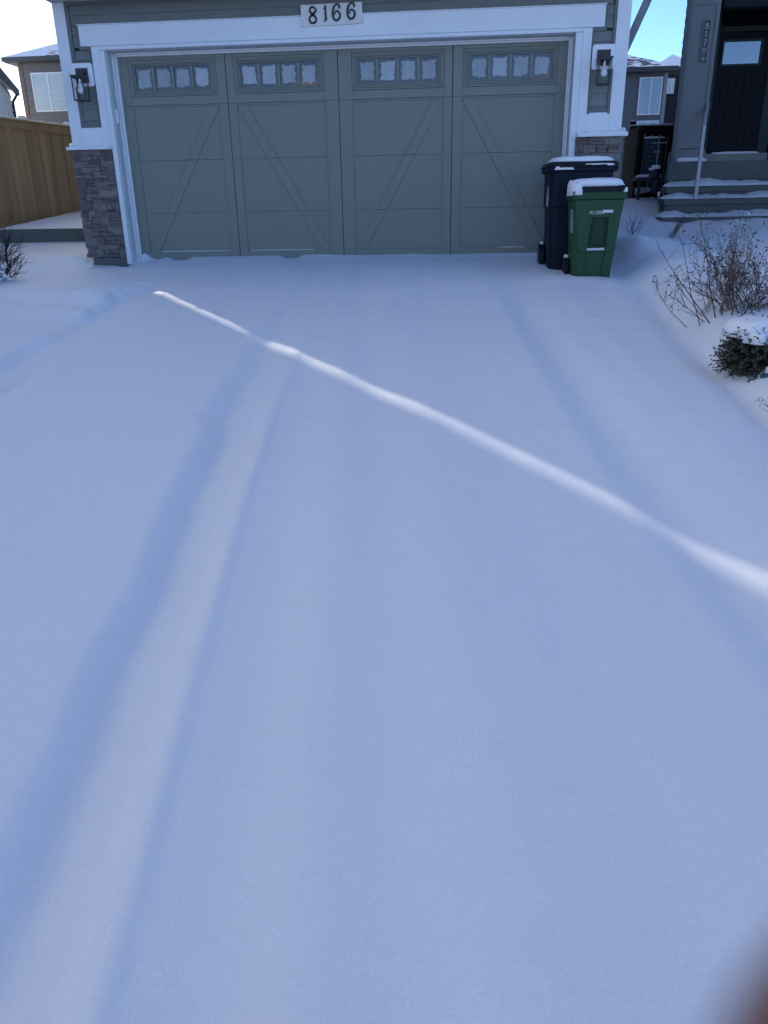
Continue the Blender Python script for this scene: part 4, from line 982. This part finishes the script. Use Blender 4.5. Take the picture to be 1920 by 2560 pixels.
# number plate
pl = thing('house_number_plate', (5.0, 4.68, 2.84), 'narrow black vertical plate with silver numerals 8170 on the porch column', 'sign')
box('plate', 'digit_black', pl, 4.952, 5.052, 4.670, 4.684, 2.565, 3.112)
fr = MB(); fr.box(4.944, 4.9515, 4.666, 4.684, 2.56, 3.117); fr.box(5.0525, 5.06, 4.666, 4.684, 2.56, 3.117); fr.build('frame', 'stencil_grey', pl)
for ch, z in (('thin8', 2.985), ('thin1', 2.888), ('thin7', 2.775), ('thin0', 2.675), ('dash', 2.618), ('leaf', 2.560)):
    digit(ch, 5.002, z, .085, pl, y=4.6695, m='stencil_white' if ch != 'leaf' else 'stencil_grey', thin=1.0, t=.004)

# brown fence panel / gate between the houses
bf = thing('wooden_gate', (4.65, 8, .8), 'dark brown wooden gate panel with snow on its rail between the two houses', 'gate')
x_ = 4.66
while x_ < 5.9: box('board', 'brown_fence', bf, x_, x_+.133, 8.0, 8.02, .84, 1.90); x_ += .145
box('top_rail', 'brown_fence', bf, 4.66, 5.95, 7.95, 7.995, 1.80, 1.955); box('cap_snow', 'snow_clump', bf, 4.64, 5.95, 7.93, 8.06, 1.958, 1.985, bevel=.012)
box('gate_post', 'brown_fence', bf, 4.655, 4.745, 8.03, 8.12, .6, 2.06); mound('post_snow', 'snow_clump', bf, 4.70, 8.075, .05, .05, 2.06, .02, seed=51)
box('side_board', 'brown_fence', bf, 4.56, 4.60, 6.8, 8.0, .62, 1.86)
tie = MB(); tie.add([(4.30, 7.0, .50), (5.2, 7.6, .62), (5.2, 7.75, .62), (4.30, 7.15, .50), (4.30, 7.0, .63), (5.2, 7.6, .79), (5.2, 7.75, .79), (4.30, 7.15, .63)], [(3, 2, 1, 0), (4, 5, 6, 7), (0, 1, 5, 4), (1, 2, 6, 5), (2, 3, 7, 6), (3, 0, 4, 7)])
to = tie.build('timber_edging', 'brown_fence'); props(to, 'dark snow-topped timber edging at the foot of the brown gate', 'timber')
sn = MB(); sn.add([(4.30, 7.02, .63), (5.2, 7.62, .79), (5.2, 7.85, .86), (4.30, 7.4, .70), (4.30, 7.05, .66), (5.2, 7.65, .815)], [(0, 1, 5, 4), (4, 5, 2, 3)]); sn.build('snow_top', 'snow_clump', to)
# slatted chair
ch = thing('patio_chair', (4.75, 6.3, .75), 'navy plastic patio chair with slatted back and snow on its seat by the brown gate', 'chair')
bk = MB(); bk.add([(4.62, 6.55, 1.00), (5.02, 6.55, 1.00), (5.03, 6.68, 1.66), (4.66, 6.68, 1.66), (4.62, 6.58, 1.00), (5.02, 6.58, 1.00), (5.03, 6.71, 1.66), (4.66, 6.71, 1.66)], [(0, 1, 2, 3), (4, 7, 6, 5), (0, 4, 5, 1), (3, 2, 6, 7), (0, 3, 7, 4), (1, 5, 6, 2)]); bk.build('backrest', 'navy_chair', ch, bevel=.01)
for i in range(7):
    z = 1.08+i*.078; box('slat', 'navy_chair', ch, 4.68, 5.0, 6.52+.195*(z-1.0), 6.548+.195*(z-1.0), z, z+.05, bevel=.004)
box('seat', 'navy_chair', ch, 4.50, 4.98, 6.15, 6.58, .93, .985, bevel=.01)
for sx, sy in ((4.53, 6.18), (4.93, 6.18), (4.60, 6.54), (4.93, 6.54)): box('leg', 'navy_chair', ch, sx, sx+.04, sy, sy+.04, gz(sx, sy)-.03, .93)
mound('seat_snow', 'snow_clump', ch, 4.74, 6.36, .24, .20, .985, .05, p=3, seed=61); mound('back_snow', 'snow_clump', ch, 4.845, 6.695, .19, .03, 1.66, .02, p=4, seed=62)
gm = thing('gas_meter', (4.80, 4.95, 1.0), 'small dark gas meter with a snow cap beside the porch downspout', 'gas meter')
MB().tube([(4.62, 5.3, .72), (4.62, 5.3, 1.10)], [.075, .07], 14).build('meter_body', 'navy_chair', gm); box('dial_box', 'black_metal', gm, 4.50, 4.62, 5.20, 5.30, .93, 1.08, bevel=.02)
mound('snow_cap', 'snow_clump', gm, 4.60, 5.27, .08, .08, 1.10, .05, seed=63, p=2.3); mound('snow_cap', 'snow_clump', gm, 4.53, 5.25, .05, .05, 1.08, .03, seed=64, p=2.3)
vb = MB(); vb.tube([(4.66, 5.5, 1.05), (4.66, 5.5, 1.62)], .014, 8); vb.tube([(4.56, 5.5, 1.50), (4.78, 5.5, 1.50)], .014, 8); vb.tube([(4.60, 5.5, 1.36), (4.70, 5.5, 1.36)], .02, 8); vb.build('pipe_cross', 'downspout_grey', gm)

# ------------------------------------------------------------------ houses further off
def hip_roof(parent, x0, x1, y0, y1, z, h, m='roof_patchy', ridge='x', inset=None):
    ins = inset or min(x1-x0, y1-y0)/2
    if ridge == 'x': a, b = (x0+ins, (y0+y1)/2, z+h), (x1-ins, (y0+y1)/2, z+h)
    else: a, b = ((x0+x1)/2, y0+ins, z+h), ((x0+x1)/2, y1-ins, z+h)
    v = [(x0, y0, z), (x1, y0, z), (x1, y1, z), (x0, y1, z), a, b]
    f = [(0, 1, 5, 4), (1, 2, 5), (2, 3, 4, 5), (3, 0, 4), (3, 2, 1, 0)] if ridge == 'x' else [(0, 1, 4), (1, 2, 5, 4), (2, 3, 5), (3, 0, 4, 5), (3, 2, 1, 0)]
    return MB().add(v, f).build('roof', m, parent)
def window(parent, x0, x1, y, z0, z1, glass='blind', split=True, w_=.045, sub=None):
    m = MB(); m.box(x0, x1, y-.04, y, z0, z0+w_); m.box(x0, x1, y-.04, y, z1-w_, z1); m.box(x0, x0+w_, y-.041, y, z0+w_, z1-w_); m.box(x1-w_, x1, y-.041, y, z0+w_, z1-w_)
    xm = (x0+x1)/2 if sub is None else sub
    if split: m.box(xm-w_/2, xm+w_/2, y-.039, y, z0+w_, z1-w_)
    f = m.build('window', 'white_trim', parent)
    if split:
        box('pane', glass, f, x0+w_, xm-w_/2, y-.02, y-.01, z0+w_, z1-w_); box('pane', glass, f, xm+w_/2, x1-w_, y-.02, y-.01, z0+w_, z1-w_)
    else: box('pane', glass, f, x0+w_, x1-w_, y-.02, y-.01, z0+w_, z1-w_)
def eaves(parent, x0, x1, y0, y1, z, m='dark_trim'):
    b = MB(); b.box(x0, x1, y0, y0+.14, z-.14, z); b.box(x0, x1, y1-.14, y1, z-.14, z); b.box(x0, x0+.14, y0+.14, y1-.14, z-.14, z); b.box(x1-.14, x1, y0+.14, y1-.14, z-.14, z); b.build('gutter', m, parent)
    MB().box(x0+.02, x1-.02, y0+.14, y1-.14, z-.16, z-.141).build('soffit', m, parent)
# left, seen over the cedar fence
h1 = thing('hip_roof_house', (-10, 22, .8), 'taupe-sided house with a snowy hip roof and large white-blinded window, left over the cedar fence', 'house')
box('wall', 'taupe_siding', h1, -15.0, -5.0, 22.02, 31, .5, 5.75)
s = MB(); lap_wall(s, (-15.0, 22), (-5.0, 22), .6, 5.70, .17, .022, (0, -1)); lap_wall(s, (-15.02, 31), (-15.02, 22), .6, 5.7, .17, .022, (-1, 0)); s.build('siding', 'taupe_siding', h1)
box('corner_trim', 'brown_trim', h1, -15.06, -14.9, 21.96, 22.1, .6, 5.68)
hip_roof(h1, -15.42, -4.6, 21.55, 31.4, 5.85, 2.15); eaves(h1, -15.42, -4.6, 21.55, 31.4, 5.86)
window(h1, -14.6, -13.05, 21.97, 4.10, 5.39, 'blind', sub=-13.97)
# right, between the houses
h2 = thing('hip_roof_house', (6, 22, .8), 'blue-grey house with a tall two-pane window and snowy roof, between the garage and the porch', 'house')
box('wall', 'grey_siding', h2, 0.2, 8.42, 22.02, 31, .5, 4.85)
s = MB(); lap_wall(s, (0.2, 22), (8.44, 22), .6, 4.82, .16, .02, (0, -1)); lap_wall(s, (8.44, 22), (8.44, 31), .6, 4.82, .16, .02, (1, 0)); s.build('siding', 'grey_siding', h2)
box('corner_trim', 'downspout_grey', h2, 8.36, 8.48, 21.96, 22.08, .6, 4.8)
hip_roof(h2, -.3, 8.72, 21.6, 31.4, 4.86, 1.95); eaves(h2, -.3, 8.72, 21.6, 31.4, 4.88)
window(h2, 7.52, 8.31, 21.97, 3.42, 4.60, 'sky_painted_glass', w_=.04, sub=7.93); window(h2, 7.55, 8.32, 21.97, 2.4, 3.24, 'sky_painted_glass', w_=.04)
window(h2, 6.42, 6.9, 21.97, 2.55, 2.98, 'window_glass', split=False, w_=.06)
h3 = thing('snow_roofed_house', (11, 30, .8), 'dark sided house farther back whose snow-white roof catches the sun behind the downspout', 'house')
box('wall', 'dark_trim', h3, 9.2, 14, 30, 38, .5, 5.5); hip_roof(h3, 8.7, 12.8, 29.4, 37.4, 5.45, 1.25, 'snow', 'y', 2.05); hip_roof(h3, 9.6, 16.5, 28.2, 32, 5.2, 1.05, 'snow', 'x', 1.9); eaves(h3, 9.6, 16.5, 28.2, 32, 5.21)
s = MB(); lap_wall(s, (9.9, 29.97), (14, 29.97), .6, 5.2, .2, .02, (0, -1)); s.build('siding', 'dark_trim', h3)
h5 = thing('shingled_wall_house', (9, 24.5, .8), 'narrow strip of dark lap-sided house with a pale panel painted as sunlit wall behind the blue-grey house', 'house')
box('wall', 'dark_trim', h5, 9.0, 9.9, 24.6, 27.6, .5, 5.1); s = MB(); lap_wall(s, (8.95, 24.55), (9.9, 24.55), .7, 5.0, .14, .03, (0, -1)); lap_wall(s, (8.95, 27.6), (8.95, 24.55), .7, 5.0, .14, .03, (-1, 0)); s.build('siding', 'twig_dark', h5)
window(h5, 9.02, 9.32, 24.50, 4.35, 4.86, 'cream_siding', w_=.03); MB().box(8.75, 10.0, 24.3, 27.8, 5.1, 5.22).build('roof', 'dark_trim', h5)  # cream panes paint a sunlit patch of siding, not a real window
# cream house at far left: its side wall turned towards the gap
h4 = thing('cream_house', (-16, 14, .6), 'pale cream lap-sided house at the far left edge above the fence, with dark downspout', 'house')
dq = Vector((.39, -.921)); nq = Vector((.921, .39)); q = Vector((-14.09, 20.0))-nq*.35+dq*.3; q2 = q+dq*7.5
EZ = 4.5
poly = [(q.x, q.y), (q.x-nq.x*8, q.y-nq.y*8), (q2.x-nq.x*8, q2.y-nq.y*8), (q2.x, q2.y)]
MB().prism_z(poly, .3, EZ).build('wall', 'cream_siding', h4)
s = MB(); lap_wall(s, (q2.x+nq.x*.02, q2.y+nq.y*.02), (q.x+nq.x*.02, q.y+nq.y*.02), .6, EZ-.02, .20, .05, nq); s.build('siding', 'cream_siding', h4)
ov = .30; rp = [q+nq*ov-dq*.3, q-nq*8.4-dq*.3, q2-nq*8.4+dq*.3, q2+nq*ov+dq*.3]
rg1 = (q-nq*4.0-dq*.3+dq*4); rg2 = (q2-nq*4.0+dq*.3-dq*4)
MB().add([(p.x, p.y, EZ+.05) for p in rp]+[(rg1.x, rg1.y, EZ+2.2), (rg2.x, rg2.y, EZ+2.2)], [(0, 4, 5, 3), (1, 4, 0), (2, 5, 4, 1), (3, 5, 2), (0, 3, 2, 1)]).build('roof', 'roof_snowy', h4)
e0 = q+nq*(ov+.02)-dq*.3; e1 = q2+nq*(ov+.02)+dq*.3
MB().add([(e0.x, e0.y, EZ-.1), (e1.x, e1.y, EZ-.1), (e1.x, e1.y, EZ+.08), (e0.x, e0.y, EZ+.08)]+[((p-nq*.12).x, (p-nq*.12).y, z) for p, z in ((e0, EZ-.1), (e1, EZ-.1), (e1, EZ+.08), (e0, EZ+.08))], [(0, 1, 2, 3), (4, 7, 6, 5), (0, 4, 5, 1), (3, 2, 6, 7), (0, 3, 7, 4), (1, 5, 6, 2)]).build('gutter', 'dark_trim', h4)
dp = q+nq*.08+dq*.06; MB().tube([(dp.x+nq.x*.2, dp.y+nq.y*.2, EZ-.08), (dp.x, dp.y, EZ-.35), (dp.x, dp.y, .7)], .06, 4).build('downspout', 'black_metal', h4)
# unseen house added on the left to block all but a sliver of sun
h6 = thing('sun_blocker_house', (-10, 0, 0), 'unseen grey house added on the left as a sun blocker', 'house')
box('wall', 'taupe_siding', h6, -14, -7.168, -6.5, 4.8, -1, 6.4)
hip_roof(h6, -14.2, -7.163, -6.8, 4.79, 6.4, 2.2, 'roof_snowy', 'y', 3.0)
# houses across the street, mirrored in the panes
for i, (x0, m_, lb) in enumerate(((-13, 'cream_siding', 'pale house across the street to the left, behind the photographer'), (1.5, 'white_trim', 'white-trimmed house straight across the street, behind the photographer'), (26, 'grey_siding', 'grey house across the street to the right, behind the photographer'))):
    h = thing('street_house', (x0+5, -38, -1.3), lb, 'house')
    box('wall', m_, h, x0, x0+10.5, -47, -37, -1.6, 5.2); hip_roof(h, x0-.4, x0+10.9, -47.4, -36.6, 5.2, 2.4, 'roof_snowy')
    box('garage_door', 'white_trim', h, x0+1, x0+5.8, -37, -36.95, -1.4, .9); 
    for (a, b, c, d) in ((x0+6.8, x0+9.5, -.3, 1.4), (x0+1.5, x0+4.8, 2.5, 4.1), (x0+7, x0+9.2, 2.5, 4.1)):
        box('window', 'white_trim', h, a-.12, b+.12, -37, -36.96, c-.12, d+.12); box('window_glass', 'window_glass', h, a, b, -36.96, -36.94, c, d)

# ------------------------------------------------------------------ the photographer's phone and the fingertip across the lens
def cw(p): return CAM+RI*p[0]+UP*p[1]+F*p[2]
def cam_obj(name, me, m, parent=None, smooth=True):
    me.transform(Matrix((RI, UP, F)).transposed().to_4x4()); me.transform(Matrix.Translation(CAM)); me.flip_normals()
    return link(name, me, m, parent, smooth=smooth)
phone = thing('phone', cw((.02, -.05, -.007)), 'black phone held up by the photographer, behind the picture plane', 'phone')
m = MB(); m.loft([[(x, y, z) for x, y, _ in rrect(.018, -.055, .072, .148, 0, .010)] for z in (-.0115, -.0035)])
cam_obj('phone_body', m.mesh('phone_body'), 'phone_black', phone, False)
hand = thing('hand', cw((.085, -.12, -.01)), 'bare hand whose blurred fingertip covers the bottom right corner of the picture', 'hand')
V = []; Ed = []; Rr = []
def vv(p, r, par=None):
    V.append(p); Rr.append(r); 
    if par is not None: Ed.append((par, len(V)-1))
    return len(V)-1
w0 = vv((.092, -.165, -.020), .026); w1 = vv((.090, -.130, -.012), .030, w0); w2 = vv((.086, -.085, -.004), .026, w1)
for (kn, ch_) in (((.084, -.050, .004), [((.062, -.036, .019), .0100), ((.043, -.032, .0235), .0125), ((.026, -.0258, .0236), .0138), ((.0106, -.0199, .0221), .0127)]),
                  ((.086, -.070, .006), [((.066, -.060, .017), .0100), ((.043, -.056, .017), .0092), ((.026, -.054, .014), .0085), ((.014, -.053, .012), .0070)]),
                  ((.087, -.090, .006), [((.067, -.082, .016), .0096), ((.045, -.078, .016), .0088), ((.030, -.076, .013), .0080), ((.019, -.075, .011), .0068)]),
                  ((.087, -.108, .004), [((.069, -.103, .013), .0084), ((.052, -.099, .013), .0076), ((.040, -.097, .011), .0070), ((.031, -.096, .009), .0058)])):
    k = vv(kn, .0125, w2)
    for p, r in ch_: k = vv(p, r, k)
k = vv((.080, -.100, -.022), .014, w1)
for p, r in (((.062, -.078, -.028), .0115), ((.044, -.060, -.026), .0105), ((.030, -.048, -.023), .0085)): k = vv(p, r, k)
me = bpy.data.meshes.new('hand_skin'); me.from_pydata(V, Ed, [])
me.transform(Matrix((RI, UP, F)).transposed().to_4x4()); me.transform(Matrix.Translation(CAM))
ho = link('hand_skin', me, 'skin', hand)
sk = ho.modifiers.new('skin', 'SKIN'); sk.use_smooth_shade = True
for i, r in enumerate(Rr): me.skin_vertices[0].data[i].radius = (r, r) if False else (r, r)
me.skin_vertices[0].data[0].use_root = True
sb = ho.modifiers.new('sub', 'SUBSURF'); sb.levels = 2; sb.render_levels = 2
nl = MB(); nl.loft([[(.0205+.0045*math.cos(a)*q, -.0200+.004*math.sin(a)*q, .0325+.001*(1-q)) for a in [j*math.pi/5 for j in range(10)]] for q in (1, .7, .3)])
cam_obj('fingernail', nl.mesh('fingernail'), 'nail', hand)
sv = MB(); sv.tube([(.0915, -.158, -.019), (.093, -.185, -.03), (.102, -.27, -.10), (.115, -.36, -.20)], [.036, .040, .050, .060], 16)
cam_obj('sleeve', sv.mesh('sleeve'), 'jacket', hand)
